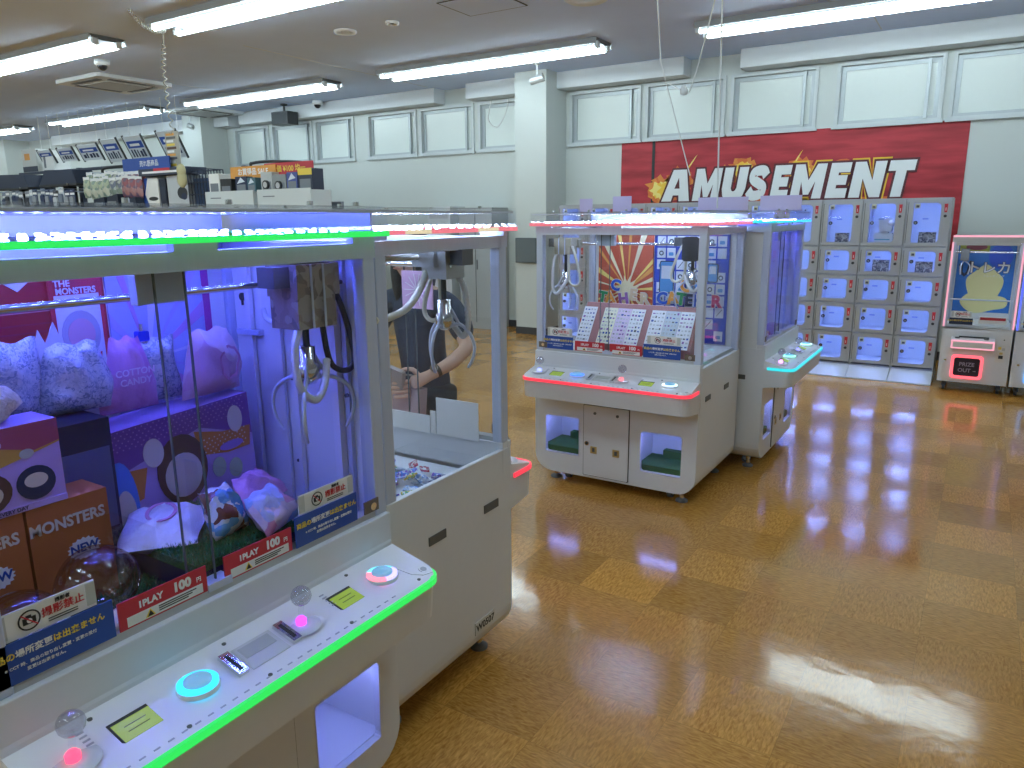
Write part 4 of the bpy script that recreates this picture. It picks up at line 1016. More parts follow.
b = MB(); b.prism(rrect(-.085, 0, .085, .12, .02), 0, .1, TOYW, 'y'); b.prism(rrect(-.05, .13, .07, .27, .02), 0, .08, TOYW, 'y'); b.box((-.08, -.001, .05), (.06, 0, .06), mat('teal_stripe', (.1, .4, .5), .4)); b.box((-.02, 0, .11), (.04, .08, .14), TOYW); b.ball((.06, .02, .22), .035, mat('glossy_white_ball', (.85, .86, .9), .1), 12)
o = b.build('prize_toy', None, (x, LY + .07, z)); tag(o, 'stacked pale toy set in the top compartment of the second locker column', 'toy', 'prizes in the lockers')

# ------------------------------------------------------------------ small crane games at the right
PINKG = emis('pink_edge_glow', (1., .42, .55), 1.2); BLUG = emis('blue_edge_glow', (.10, .15, 1.), 1.6); LBL = emis('light_blue_frame_glow', (.15, .45, 1.), 1.3); PNK2 = emis('pink_frame_glow', (1., .13, .17), 1.7)
def mini(loc, label, edge, ring, poster):
    R = empty('crane_game', loc); tag(R, label, 'crane game', 'small crane games'); W = .56; D = .6
    b = MB(); b.prism([(0, .09), (W, .09), (W, .615), (0, .615)], 0, .02, WHITE, 'y', [rrect(.12, .15, .34, .335, .02)])
    b.box((0, .02, .09), (.02, D, .615), WHITE); b.box((W - .02, .02, .09), (W, D, .615), WHITE); b.box((0, D - .02, .09), (W, D, .615), WHITE); b.box((0, .02, .09), (W, D, .11), WHITE); b.box((0, .0, .60), (W, D, .615), WHITE)
    b.build('cabinet', R, bevel=.004)
    d = MB(); d.prism(rrect(.025, .11, W - .03, .585, .004, 1), -.006, 0, WHITE, 'y', [rrect(.118, .148, .342, .337, .02)]); d = d.build('front_door', R, bevel=.002)
    MB().cyl((.05, -.012, .30), (.05, -.005, .30), .012, CHROME, 10).build('door_lock', d)
    MB().cyl((W - .06, -.012, .52), (W - .06, -.005, .52), .006, DGREY, 8).build('door_lock', d)
    p = MB(); p.prism(rrect(.10, .13, .36, .355, .03), -.02, -.004, ring, 'y', [rrect(.125, .155, .335, .33, .02)]); p = p.build('prize_out_frame', R)
    s = MB(); s.box((.12, .012, .15), (.34, .018, .335), mat('dark_smoked_flap', (.015, .018, .035), .15)); s.text('PRIZE', .05, mat('grey_flap_print', (.24, .26, .36), .3), (.23, .010, .262), .02); s.text('OUT', .05, MATS['grey_flap_print'], (.215, .010, .205), .02); s.box((.285, .009, .20), (.31, .012, .205), MATS['grey_flap_print'])
    s.build('prize_flap', p)
    tr_ = MB(); tr_.prism([(-.085, .43), (-.085, .50), (-.07, .515), (0, .525), (0, .425)], .085, .43, mat('pale_tray_plastic', (.72, .66, .70), .3), 'x'); tr_ = tr_.build('control_tray', R, bevel=.004)
    MB().box((.085, -.089, .425), (.43, -.084, .505), edge).box((.1, -.0905, .438), (.415, -.088, .49), mat('tray_front_white', (.72, .70, .72), .3)).build('tray_light', tr_)
    for x in (.13, .36): MB().lathe([(.02, 0), (.02, .01), (.001, .012)], (x, -.045, .517), DGREY, 12).build('tray_button', tr_)
    MB().box((.14, -.02, .52), (.38, -.01, .535), DARK).build('tray_slot', tr_)
    c_ = MB(); c_.box((.445, -.012, .31), (.52, -.004, .47), mat('coin_plate_white', (.70, .70, .70), .35)); c_.box((.46, -.014, .43), (.485, -.011, .455), YEL); c_.box((.49, -.014, .42), (.515, -.011, .445), GREYM); c_.box((.47, -.014, .345), (.505, -.011, .375), DARK); c_.box((.475, -.014, .385), (.50, -.011, .405), BRASS)
    c_.build('coin_slot', R)
    for x in (.06, W - .06):
        for y in (.06, D - .06): MB().cyl((x - .012, y, .03), (x + .012, y, .03), .03, DARK, 12).box((x - .02, y - .015, .04), (x + .02, y + .015, .095), DARK).build('caster', R)
    f = MB()
    for x in (0, W - .03):
        for y in (.005, D - .035): f.box((x, y, .615), (x + .03, y + .03, 1.40), ALU)
    f.box((0, 0, 1.395), (W, D, 1.455), GREYM).box((.03, 0, 1.37), (W - .03, .02, 1.395), GREYM); f.box((0, D - .012, .615), (W, D, 1.40), INNER)
    f.build('cage_frame', R, bevel=.003)
    for x in (-.003, W - .011): MB().box((x, -.001, .615), (x + .014, .008, 1.40), edge).build('edge_light', R)
    MB().box((0, -.004, 1.445), (W, .0, 1.462), edge).build('edge_light', R)
    MB().box((.03, .03, 1.385), (W - .03, .06, 1.394), emis('cage_led_strip', (.75, .85, 1.), 22.)).build('light_strip', R)
    MB().box((.03, .012, .63), (W - .03, .016, 1.39), PANE).build('front_glass', R)
    for x in (.006, W - .010): MB().box((x, .035, .63), (x + .004, D - .035, 1.39), PANE).build('side_glass', R)
    MB().cyl((.03, .012 - .01, .875), (W - .03, .012 - .01, .875), .007, ALU, 8).build('glass_bar', R)
    MB().cyl((.03, .25, 1.30), (W - .03, .25, 1.30), .008, CHROME, 8).build('travel_rail', R)
    h = MB(); h.box((.07, .2, 1.22), (.14, .3, 1.33), DGREY); h = h.build('claw_carriage', R)
    for k in range(3):
        a = 2 * PI * k / 3; MB().tube(bez([(.105, .25, 1.22), (.105 + .05 * math.cos(a), .25 + .05 * math.sin(a), 1.17), (.105 + .04 * math.cos(a), .25 + .04 * math.sin(a), 1.09)], 5), .006, ALU, 6).build('claw_finger', h)
    s = MB(); poster(s, W, D); s.build('back_poster', R)
    s = MB(); s.box((.045, .005, .64), (.235, .009, .70), NAVY); s.text('商品の場所変更は出来ません', .017, YEL, (.14, .004, .675), .01); s.build('prize_notice_sign', R)
    sign_white(R, .06, .22, .703, .765, .006)
    s = MB(); s.box((.28, .02, .655), (.50, .06, .72), PAPER); s.box((.29, .018, .69), (.49, .02, .715), RED); s.build('price_stand', R)
    MB().box((.03, .03, .62), (W - .03, D - .03, .635), INNER).build('prize_deck', R)
    return R
def post1(s, W, D):
    y = D - .016
    s.box((.04, y, .70), (W - .04, y + .003, 1.385), mat('blue_wave_poster', (.02, .18, .62), .5))
    s.prism(ell(.40, 1.25, .10, .12), y - .002, y, mat('deep_blue_print', (.02, .10, .70), .5), 'y')
    s.prism([(.05, 1.385), (.30, 1.385), (.30, 1.29), (.05, 1.27)], y - .003, y, mat('olive_header', (.35, .38, .05), .5), 'y')
    s.prism(ell(.19, 1.335, .09, .03), y - .004, y, mat('maroon_print', (.25, .03, .06), .5), 'y')
    s.prism([(.29 + .15 * math.cos(a) * (1 + .12 * math.sin(3 * a)), .95 + .20 * math.sin(a) * (1 + .1 * math.cos(4 * a))) for a in [2 * PI * i / 40 for i in range(40)]], y - .003, y, mat('pale_yellow_shape', (.80, .74, .36), .5), 'y')
    s.prism([(.30 + .20 * math.cos(a), .80 + .10 * math.sin(a) * (1 + .2 * math.cos(3 * a))) for a in [2 * PI * i / 36 for i in range(36)]], y - .0035, y, mat('pale_yellow_shape', (.80, .74, .36), .5), 'y')
    for dx, mt, th in ((.0, NAVY, .05), (0, WPRINT, .02)):
        s.text('トレカ', .125, mt, (.31, y - .004 - (.002 if mt is WPRINT else 0), 1.13), th, .002)
    s.prism(stroke([(.075, 1.17), (.08, 1.09), (.11, 1.06), (.14, 1.09), (.16, 1.2)], .03), y - .004, y, NAVY, 'y')
    s.text('トレーディング', .025, WPRINT, (.36, y - .006, 1.055), .01)
def post2(s, W, D):
    y = D - .016
    s.box((.04, y, .80), (W - .04, y + .003, 1.385), mat('sky_poster', (.10, .35, .68), .5)); s.prism(ell(.2, 1.2, .12, .12), y - .002, y, LR, 'y'); s.prism(ell(.3, .95, .14, .1), y - .003, y, LIL, 'y')
mini((-.255, 8.08, 0), 'small white crane game with pink edge lights and a blue poster, beside the lockers', PINKG, PNK2, post1)
mini((.325, 8.08, 0), 'small white crane game with blue edge lights at the right edge', BLUG, LBL, post2)

# ------------------------------------------------------------------ banner
def banner_mat():
    m = mat('red_banner_fabric', (.42, .018, .028), .55); nt, N, L, b = nodes(m)
    tc = N.new('ShaderNodeTexCoord'); nz = N.new('ShaderNodeTexNoise'); nz.inputs['Scale'].default_value = 4; nz.inputs['Detail'].default_value = 3
    mp = N.new('ShaderNodeMapping'); mp.inputs['Rotation'].default_value = (0, -.15, 0); mp.inputs['Scale'].default_value = (.35, 1, 2.2)
    L.new(tc.outputs['Object'], mp.inputs[0]); L.new(mp.outputs[0], nz.inputs['Vector'])
    cr = N.new('ShaderNodeValToRGB'); cr.color_ramp.elements[0].color = (.30, .012, .02, 1); cr.color_ramp.elements[1].color = (.50, .03, .045, 1)
    cr.color_ramp.elements[0].position = .35; cr.color_ramp.elements[1].position = .6
    L.new(nz.outputs['Fac'], cr.inputs[0]); L.new(cr.outputs[0], b.inputs['Base Color'])
    return m
def flame_mat(name, c0, c1):
    return crumple(name, [c0, c1, c0], 14, .55, bump=.05)
BX0, BX1, BZ0, BZ1 = -4.35, -.275, 1.25, 2.655
R = empty('banner', (BX0, YW - .007, BZ0)); tag(R, 'large red AMUSEMENT banner on the back wall above the lockers', 'banner')
b = MB(); nx, nz_ = 60, 14; vs = []
for j in range(nz_ + 1):
    for i in range(nx + 1):
        u, v = i / nx, j / nz_
        vs.append((u * (BX1 - BX0), -.004 + .004 * math.sin(u * 9 + v * 3) * math.sin(v * 4 + 1), v * (BZ1 - BZ0)))
n1 = len(vs); vs += [(x, y + .004, z) for x, y, z in vs]
fs = [(j * (nx + 1) + i, j * (nx + 1) + i + 1, (j + 1) * (nx + 1) + i + 1, (j + 1) * (nx + 1) + i) for j in range(nz_) for i in range(nx)]
b.add(vs, fs + [tuple(k + n1 for k in f[::-1]) for f in fs], banner_mat(), True)
b.build('banner_cloth', R)
fl = MB(); YF = flame_mat('yellow_flame_print', (.88, .55, .05), (.90, .72, .20)); OF = flame_mat('orange_flame_print', (.70, .16, .03), (.75, .25, .04))
def wx(x): return x - BX0
def wz(z): return z - BZ0
def spikes(cx, cz, n, r0, r1, seed, sq=1.):
    q = random.Random(seed); return [(wx(cx + (r1 * q.uniform(.7, 1) if i % 2 else r0 * q.uniform(.8, 1.1)) * math.cos(2 * PI * i / n)), wz(cz + sq * (r1 * q.uniform(.7, 1) if i % 2 else r0 * q.uniform(.8, 1.1)) * math.sin(2 * PI * i / n))) for i in range(n)]
YO = -.011
for cx, cz, r, s in ((-3.75, 2.0, .24, 1), (-3.52, 2.12, .2, 2), (-2.68, 2.22, .2, 3), (-2.9, 2.15, .16, 4), (-2.0, 2.18, .2, 6), (-1.5, 2.18, .16, 7)):
    fl.prism(spikes(cx, cz, 26, r * .9, r * 1.2, s, .8), YO, YO + .002, OF, 'y'); fl.prism(spikes(cx, cz, 26, r * .62, r * .8, s + 20, .8), YO - .0015, YO, YF, 'y')
fl.prism([(wx(-4.0), wz(1.84)), (wx(-3.2), wz(1.84)), (wx(-3.3), wz(1.70)), (wx(-3.9), wz(1.66))], YO, YO + .002, OF, 'y')
fl.prism([(wx(-2.5), wz(1.86)), (wx(-1.0), wz(1.86)), (wx(-1.0), wz(1.72)), (wx(-2.5), wz(1.70))], YO, YO + .002, OF, 'y')
for x, z, a in ((-3.42, 2.36, 55), (-2.1, 2.34, 60), (-3.62, 2.3, 25)):
    q = [(0, -.012), (.2, -.004), (.24, .0), (.2, .006), (0, .014)]; ca, sa = math.cos(math.radians(a)), math.sin(math.radians(a))
    fl.prism([(wx(x + u * ca - v * sa), wz(z - .12 + u * sa + v * ca)) for u, v in q], YO - .001, YO + .001, YF, 'y')
fl.build('flame_print', R)
MB().box((wx(-3.905), -.010, 0), (wx(-3.865), -.006, BZ1 - BZ0), BLACK).build('black_stripe', R)
# letters: heavy italic caps built from outline polygons in a unit box
def LTR(ch):
    if ch == 'A': return [[(0, 0), (.28, 1), (.74, 1), (1, 0), (.66, 0), (.62, .2), (.36, .2), (.32, 0)]], [[(.40, .40), (.60, .40), (.51, .76)]]
    if ch == 'M': return [[(0, 0), (0, 1), (.27, 1), (.5, .5), (.73, 1), (1, 1), (1, 0), (.74, 0), (.74, .52), (.57, .12), (.43, .12), (.26, .52), (.26, 0)]], []
    if ch == 'E': return [[(0, 0), (0, 1), (.95, 1), (.95, .76), (.38, .76), (.38, .63), (.86, .63), (.86, .39), (.38, .39), (.38, .24), (.97, .24), (.97, 0)]], []
    if ch == 'N': return [[(0, 0), (0, 1), (.32, 1), (.68, .45), (.68, 1), (1, 1), (1, 0), (.70, 0), (.32, .56), (.32, 0)]], []
    if ch == 'T': return [[(0, 1), (1, 1), (1, .75), (.68, .75), (.68, 0), (.32, 0), (.32, .75), (0, .75)]], []
    if ch == 'U': return [[(0, 1), (.34, 1), (.34, .36), (.40, .26), (.5, .23), (.60, .26), (.66, .36), (.66, 1), (1, 1), (1, .34), (.92, .12), (.75, .01), (.5, -.02), (.25, .01), (.08, .12), (0, .34)]], []
    if ch == 'S':
        return [stroke(bez([(.86, .74), (.74, .87), (.5, .89), (.24, .83), (.20, .68), (.34, .57), (.60, .47), (.80, .36), (.78, .19), (.55, .11), (.28, .12), (.10, .26)], 5), .27)], []
LET = [('A', -3.74, -3.33), ('M', -3.32, -2.95), ('U', -2.95, -2.62), ('S', -2.64, -2.35), ('E', -2.33, -2.09), ('M', -2.09, -1.70), ('E', -1.685, -1.42), ('N', -1.425, -1.06), ('T', -1.06, -.76)]
gold = mat('gold_outline', (.85, .52, .03), .5); mar = mat('maroon_outline', (.10, .012, .02), .5)
for i, (ch, xa, xb_) in enumerate(LET):
    polys, hol = LTR(ch); zb, H_ = 1.862, .385
    def T(p): return (wx(xa + p[0] * (xb_ - xa - .05) + p[1] * .055), wz(zb + p[1] * H_))
    q = MB(); 
    for pl_ in polys:
        pp = offset_poly([T(p) for p in pl_], .009)
        if ch in 'N' or i == 5: q.prism(offset_poly(pp, .042), -.014, -.0125, gold, 'y')
        q.prism(offset_poly(pp, .024), -.016, -.014, mar, 'y')
        q.prism(pp, -.018, -.016, mat('banner_white_print', (.80, .82, .82), .5), 'y')
    for h_ in hol: q.prism([T(p) for p in h_], -.019, -.018, mar, 'y')
    q.build('banner_letter', R)

# ------------------------------------------------------------------ wall fixtures
b = MB(); b.box((-6.80, 9.3, 0), (-6.2, YW - .02, 1.815), mat('grey_cabinet_steel', (.42, .44, .45), .45)); b.box((-6.505, 9.296, .1), (-6.495, 9.3, 1.78), SEAM)
b.box((-6.48, 9.288, .9), (-6.46, 9.3, 1.05), DGREY)
o = b.build('steel_cabinet', bevel=.004); tag(o, 'grey steel cabinet against the back wall left of the white column', 'cabinet')
b = MB(); b.box((-7.44, 9.35, .0), (-7.0, YW - .02, 1.84), SOFM); b.box((-7.40, 9.345, 1.66), (-7.04, 9.35, 1.78), GREYM); b.box((-7.36, 9.344, .2), (-7.08, 9.35, 1.5), PANEL)
o = b.build('white_cabinet', bevel=.004); tag(o, 'white cabinet against the back wall left of the grey steel cabinet', 'cabinet')
b = MB(); b.prism(rrect(-5.70, 1.03, -5.36, 1.38, .01), 9.155, 9.185, mat('dark_slate_board', (.09, .11, .12), .45), 'y', []); b.prism(rrect(-5.685, 1.045, -5.375, 1.365, .008), 9.152, 9.156, mat('slate_face', (.12, .145, .155), .4), 'y')
b.box((-5.6, 9.185, 1.15), (-5.45, 9.2, 1.25), DGREY)
o = b.build('wall_board'); tag(o, 'dark slate square board on the white column behind the front machine', 'board')

# ------------------------------------------------------------------ ceiling fixtures
def ceil_thing(name, label, cat, b, loc, group=None, **k): o = b.build(name, None, loc, **k); return tag(o, label, cat, group)
def aircon(loc, label, s):
    R = empty('air_conditioner', loc); tag(R, label, 'air conditioner', 'ceiling air conditioners')
    MB().prism(rrect(-s, -s, s, s, .05), -.05, 0, LAMPW, 'z').build('fascia', R, bevel=.012)
    MB().prism(rrect(-s * .55, -s * .55, s * .55, s * .55, .03), -.062, -.05, mat('grille_grey', (.5, .53, .55), .5), 'z').build('intake_grille', R)
    for k in range(4):
        q = MB(); q.M = rot('Z', 90 * k); q.box((-s * .6, -s * .82, -.056), (s * .6, -s * .68, -.048), DGREY); q.build('louver', R)
aircon((-10.75, 6.5, CEIL), 'square white ceiling air conditioner left of the coiled cord, beside the dome camera', .55)
aircon((-12.2, 9.0, CEIL), 'farther ceiling air conditioner half hidden behind the nearer one', .5)
def dome(loc, label):
    R = empty('dome_camera', loc); tag(R, label, 'security camera', 'dome cameras')
    MB().lathe([(.001, 0), (.085, 0), (.09, -.03), (.08, -.06), (.06, -.065)], (0, 0, 0), LAMPW, 20).build('camera_base', R)
    MB().ball((0, 0, -.065), .058, mat('smoked_dome', (.02, .02, .025), .08), 16).build('camera_dome', R)
dome((-9.45, 5.58, CEIL), 'white dome security camera on the ceiling beside the air conditioner'); dome((-9.7, 9.36, CEIL), 'white dome security camera near the hanging projector')
R = empty('ceiling_speaker', (-10.45, 9.3, CEIL)); tag(R, 'black box speaker hanging from the ceiling near the windows', 'speaker')
MB().cyl((0, 0, 0), (0, 0, -.14), .02, DARK, 10).lathe([(.06, 0), (.06, -.02), (.02, -.03)], (0, 0, 0), DARK, 12).build('mount', R)
q = MB(); q.prism([(-.2, -.13), (.2, -.13), (.2, -.34), (-.2, -.34)], -.12, .12, DARK, 'y'); q.box((-.17, -.128, -.32), (.17, -.118, -.15), mat('speaker_cloth', (.05, .055, .06), .9)); q.build('speaker_box', R, bevel=.01)
def spot(loc, label, rz):
    R = empty('spotlight', loc, rz); tag(R, label, 'spotlight', 'unlit spotlights')
    MB().cyl((0, 0, 0), (0, 0, -.16), .012, LAMPW, 8).lathe([(.05, 0), (.05, -.015), (.012, -.03)], (0, 0, 0), LAMPW, 12).build('stem', R)
    q = MB(); q.M = tr(0, 0, -.2) @ rot('Y', 75); q.lathe([(.02, -.10), (.045, -.09), (.05, .06), (.055, .09), (.045, .09), (.03, .03)], (0, 0, 0), mat('silver_spot', (.55, .57, .58), .35, .4), 14); q.build('lamp_head', R)
spot((-5.13, 8.8, CEIL), 'small silver spotlight below the ceiling in front of the white column', .3); spot((-12.9, 9.2, CEIL), 'small silver spotlight in front of the far left column', 2.8)
for (x, y, r, lb) in ((-5.97, 6.22, .12, 'left of the pair'), (-5.32, 6.22, .07, 'small one right of the pair')):
    q = MB(); q.lathe([(.001, -.006), (r * .5, -.008), (r * .55, -.02), (r * .95, -.02), (r, 0)], (0, 0, 0), LAMPW, 24); q.ball((0, 0, -.012), (r * .3, r * .3, .01), DGREY if r < .1 else LAMPW, 12)
    ceil_thing('smoke_detector', 'round white ceiling detector above the tubes, ' + lb, 'smoke detector', q, (x, y, CEIL), 'ceiling detectors')
q = MB(); q.lathe([(.001, -.03), (.12, -.03), (.14, -.02), (.17, -.035), (.20, -.02), (.22, 0)], (0, 0, 0), LAMPW, 32)
ceil_thing('ceiling_vent', 'round white ceiling vent at the top edge above the tubes', 'vent', q, (-3.3, 6.55, CEIL))
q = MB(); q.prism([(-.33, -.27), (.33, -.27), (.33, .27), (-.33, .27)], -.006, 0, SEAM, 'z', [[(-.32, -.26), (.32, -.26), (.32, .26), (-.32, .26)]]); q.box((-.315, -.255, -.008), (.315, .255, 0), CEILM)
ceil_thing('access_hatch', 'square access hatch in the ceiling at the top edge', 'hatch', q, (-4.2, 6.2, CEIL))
# coiled cord
q = MB(); path = bez([(-7.0, 4.45, 3.585), (-7.15, 4.7, 3.50), (-7.25, 4.95, 3.52), (-7.3, 5.0, 3.58)], 8)
q.tube(coil(path, .018, 22), .004, mat('beige_cord', (.42, .41, .36), .6), 5)
q.tube([(-7.3, 5.0, 3.59), (-7.33, 5.0, 3.4)], .006, MATS['beige_cord'], 5)
q.tube(coil([(-7.33, 5.0, 3.42), (-7.37, 5.0, 3.2), (-7.36, 5.0, 2.9), (-7.33, 5.0, 2.55)], .018, 12), .0065, MATS['beige_cord'], 5)
o = q.build('coiled_cord'); tag(o, 'beige coiled cord dangling from the ceiling at the upper left', 'cord')
CRD = mat('white_string', (.7, .71, .7), .7)
q = MB(); q.tube([(-1.46, 4.6, 3.6), (-1.41, 4.6, 1.70)], .005, CRD, 5); o = q.build('hanging_string'); tag(o, 'straight white string hanging from the ceiling in front of the banner', 'string', 'hanging strings')
q = MB(); q.tube(bez([(-1.36, 4.6, 3.6), (-1.47, 4.6, 2.95), (-1.60, 4.6, 2.43), (-1.655, 4.6, 2.40), (-1.75, 4.6, 2.45)], 6), .004, CRD, 5); q.lathe([(.001, -.03), (.02, -.025), (.026, 0), (.012, .03)], (-1.65, 4.6, 2.40), LAMPW, 10)
o = q.build('hanging_string'); tag(o, 'slanting white string with a small weight beside the straight string', 'string', 'hanging strings')
q = MB(); q.tube([(-1.90, 4.6, 3.6), (-1.805, 4.6, 2.58), (-1.59, 4.6, 1.90)], .0035, CRD, 5); o = q.build('hanging_string'); tag(o, 'thin string running down to the left part of the banner letters', 'string', 'hanging strings')
q = MB(); q.tube(bez([(-6.45, YW - .06, 3.36), (-6.5, YW - .07, 3.1), (-6.35, YW - .07, 2.98), (-6.2, YW - .07, 3.15), (-6.15, YW - .06, 3.36)], 8), .008, CRD, 6); o = q.build('loose_cable'); tag(o, 'loop of white cable hanging across the window left of the column', 'cable')

# ------------------------------------------------------------------ person behind the second machine
def skin(name, verts, edges, root, mt, parent=None, sub=2):
    me = bpy.data.meshes.new(name); bm = bmesh.new(); L_ = bm.verts.layers.skin.verify()
    bv = []
    for i, (p, r) in enumerate(verts):
        v = bm.verts.new(p); v[L_].radius = r if isinstance(r, tuple) else (r, r); v[L_].use_root = (i == root); bv.append(v)
    for a, c_ in edges: bm.edges.new((bv[a], bv[c_]))
    bm.to_mesh(me); bm.free()
    o = bpy.data.objects.new(name, me); COL.objects.link(o); o.parent = parent
    me.materials.append(mt)
    s = o.modifiers.new('skin', 'SKIN'); s.use_smooth_shade = True
    u = o.modifiers.new('sub', 'SUBSURF'); u.levels = u.render_levels = sub
    return o
def px_(t): return t
SKIN = grain(mat('skin', (.62, .40, .30), .5), 12, .05)
NAV = grain(mat('navy_cotton', (.035, .05, .09), .85), 30, .15, .3); TRO = mat('black_trousers', (.02, .022, .03), .8); HAIR = mat('black_hair', (.012, .011, .012), .45)
P0 = empty('person', (-2.40, 2.93, -.02)); tag(P0, 'person in a navy short sleeved top standing behind the second machine holding a wallet', 'person')
# local frame of the person: faces -y, turned slightly to the machine
V = [((0, .03, .84), (.09, .07)), ((0, .01, .98), (.085, .065)), ((0, -.01, 1.12), (.09, .07)), ((0, -.01, 1.25), (.10, .07)), ((0, -.02, 1.34), (.05, .05)), ((0, -.06, 1.40), (.045, .045)), ((0, -.09, 1.47), (.07, .08)), ((0, -.09, 1.545), (.075, .085)), ((0, -.085, 1.60), (.045, .05)),
     ((.10, -.01, 1.29), .062), ((.19, -.01, 1.27), .056), ((.28, -.04, 1.16), .044), ((.36, -.09, 1.07), .039), ((.335, -.19, 1.01), .036), ((.29, -.30, .965), .027), ((.26, -.345, .945), (.034, .018)), ((.225, -.37, .93), (.036, .016)),
     ((-.10, -.01, 1.29), .062), ((-.19, -.01, 1.27), .056), ((-.24, -.05, 1.14), .044), ((-.26, -.12, 1.03), .039), ((-.14, -.24, .96), .034), ((-.04, -.33, .92), .027), ((0, -.36, .91), (.034, .018)),
     ((.09, .03, .76), .06), ((.10, .01, .48), .055), ((.10, .04, .10), .04), ((.10, -.06, .05), .038), ((.10, -.13, .04), .03),
     ((-.09, .03, .76), .06), ((-.10, .01, .48), .055), ((-.10, .04, .10), .04), ((-.10, -.06, .05), .038), ((-.10, -.13, .04), .03)]
E = [(0, 1), (1, 2), (2, 3), (3, 4), (4, 5), (5, 6), (6, 7), (7, 8), (3, 9), (9, 10), (10, 11), (11, 12), (12, 13), (13, 14), (14, 15), (15, 16), (3, 17), (17, 18), (18, 19), (19, 20), (20, 21), (21, 22), (22, 23), (0, 24), (24, 25), (25, 26), (26, 27), (27, 28), (0, 29), (29, 30), (30, 31), (31, 32), (32, 33)]
body = skin('body', V, E, 0, SKIN, P0)
def fingers(base, dirs, sgn, nm):
    pass
hb = MB()
for k in range(4):   # fingers curled round the wallet
    z = .965 - .022 * k; L_ = (.062, .07, .066, .052)[k]
    hb.tube(bez([(.230, -.372, z - .02), (.20, -.392, z - .026), (.20 - L_ * .5, -.402, z - .03), (.20 - L_ * .85, -.395, z - .034)], 4), [.010] * 5 + [.009] * 5 + [.0085] * 2 + [.006], SKIN, 8)
hb.tube(bez([(.255, -.335, .965), (.23, -.35, .995), (.195, -.365, .995), (.17, -.372, .982)], 4), [.012] * 5 + [.010] * 5 + [.009] * 2 + [.006], SKIN, 8)
for k in range(4): hb.tube(bez([(.0, -.36, .93 - .02 * k), (.03, -.385, .925 - .02 * k), (.06, -.385, .92 - .02 * k)], 4), [.010] * 5 + [.0085] * 3 + [.006], SKIN, 8)
hb.tube(bez([(-.01, -.345, .94), (.02, -.36, .965), (.05, -.368, .96)], 4), [.011] * 5 + [.009] * 3 + [.006], SKIN, 8)
hb.build('fingers', P0)
fx = MB()   # face details
fx.ball((0, -.178, 1.475), (.012, .016, .018), SKIN, 10)
for s in (-1, 1):
    fx.ball((s * .032, -.166, 1.505), (.012, .006, .006), WPRINT, 10); fx.ball((s * .032, -.171, 1.505), (.005, .003, .005), DARK, 8); fx.ball((s * .082, -.08, 1.49), (.010, .02, .026), SKIN, 10)
fx.ball((0, -.168, 1.440), (.022, .006, .006), mat('lip', (.45, .18, .16), .5), 10)
fx.build('face', P0)
sv = [((0, .035, .74), (.15, .115)), ((0, .035, .86), (.147, .11)), ((0, .01, .98), (.142, .105)), ((0, -.01, 1.12), (.152, .108)), ((0, -.01, 1.25), (.145, .10)), ((0, -.02, 1.33), (.065, .06)), ((.10, -.01, 1.29), .075), ((.19, -.01, 1.27), .070), ((.275, -.035, 1.17), .064), ((.335, -.07, 1.10), .060), ((-.10, -.01, 1.29), .075), ((-.19, -.01, 1.27), .07), ((-.235, -.045, 1.15), .062), ((-.25, -.08, 1.10), .058)]
skin('shirt', sv, [(0, 1), (1, 2), (2, 3), (3, 4), (4, 5), (4, 6), (6, 7), (7, 8), (8, 9), (4, 10), (10, 11), (11, 12), (12, 13)], 0, NAV, P0)
skin('trousers', [((0, .03, .86), (.135, .10)), ((.09, .03, .78), .10), ((.10, .01, .48), .075), ((.10, .04, .10), .062), ((-.09, .03, .78), .10), ((-.10, .01, .48), .075), ((-.10, .04, .10), .062)], [(0, 1), (1, 2), (2, 3), (0, 4), (4, 5), (5, 6)], 0, TRO, P0)
hr = MB(); hr.ball((0, -.06, 1.535), (.10, .112, .105), HAIR, 24, lambda d: .55 if (d.y < -.35 and d.z < .45) else 1.); hr.ball((0, .0, 1.42), (.10, .075, .18), HAIR, 18); hr.ball((.08, -.06, 1.42), (.032, .05, .17), HAIR, 12); hr.ball((-.08, -.06, 1.42), (.032, .05, .17), HAIR, 12)
hr.build('hair', P0)
wt = MB(); a = Vector((.303, -.265, .982)); d = (Vector((.29, -.30, .965)) - Vector((.335, -.19, 1.01))).normalized()
wt.tube([a - d * .009, a + d * .009], .034, mat('dark_watch_strap', (.06, .055, .05), .5), 16); wt.cyl(a + Vector((.01, -.03, .018)), a + Vector((.014, -.04, .024)), .018, mat('bronze_watch_case', (.20, .16, .12), .3, .5), 16)
wt.build('wrist_watch', P0)
for s in (-1, 1): MB().prism([(-.16, 0), (.09, 0), (.09, .07), (.0, .09), (-.10, .06), (-.16, .03)], s * .10 - .042, s * .10 + .042, DARK, 'x').build('shoe', P0, bevel=.012)
WAL = mat('grey_brown_leather', (.34, .30, .29), .5)
q = MB(); q.M = rot('Y', 14) @ rot('X', 12); q.prism(rrect(-.085, -.045, .06, .045, .008), -.012, .012, WAL, 'y'); q.prism(rrect(-.085, -.045, -.01, .046, .008), -.018, -.012, mat('grey_wallet_flap', (.40, .37, .36), .5), 'y'); q.cyl((-.03, -.022, 0), (-.03, -.017, 0), .008, BRASS, 10)
o = q.build('wallet', None, (-2.24, 2.53, .945)); tag(o, 'grey brown folded wallet held in the right hand of the person', 'wallet')
q = MB(); q.prism([(-.10, -.16), (.06, -.15), (.075, .0), (-.09, .01)], -.03, .03, mat('dusty_pink_bag', (.42, .34, .36), .55), 'y'); q.tube(bez([(-.08, 0, .0), (-.06, 0, .05), (.04, 0, .05), (.06, 0, .0)], 6), .006, WAL, 6)
o = q.build('hand_bag', None, (-2.20, 2.60, .885), bevel=.01); tag(o, 'dusty pink small bag hanging below the wallet', 'bag')

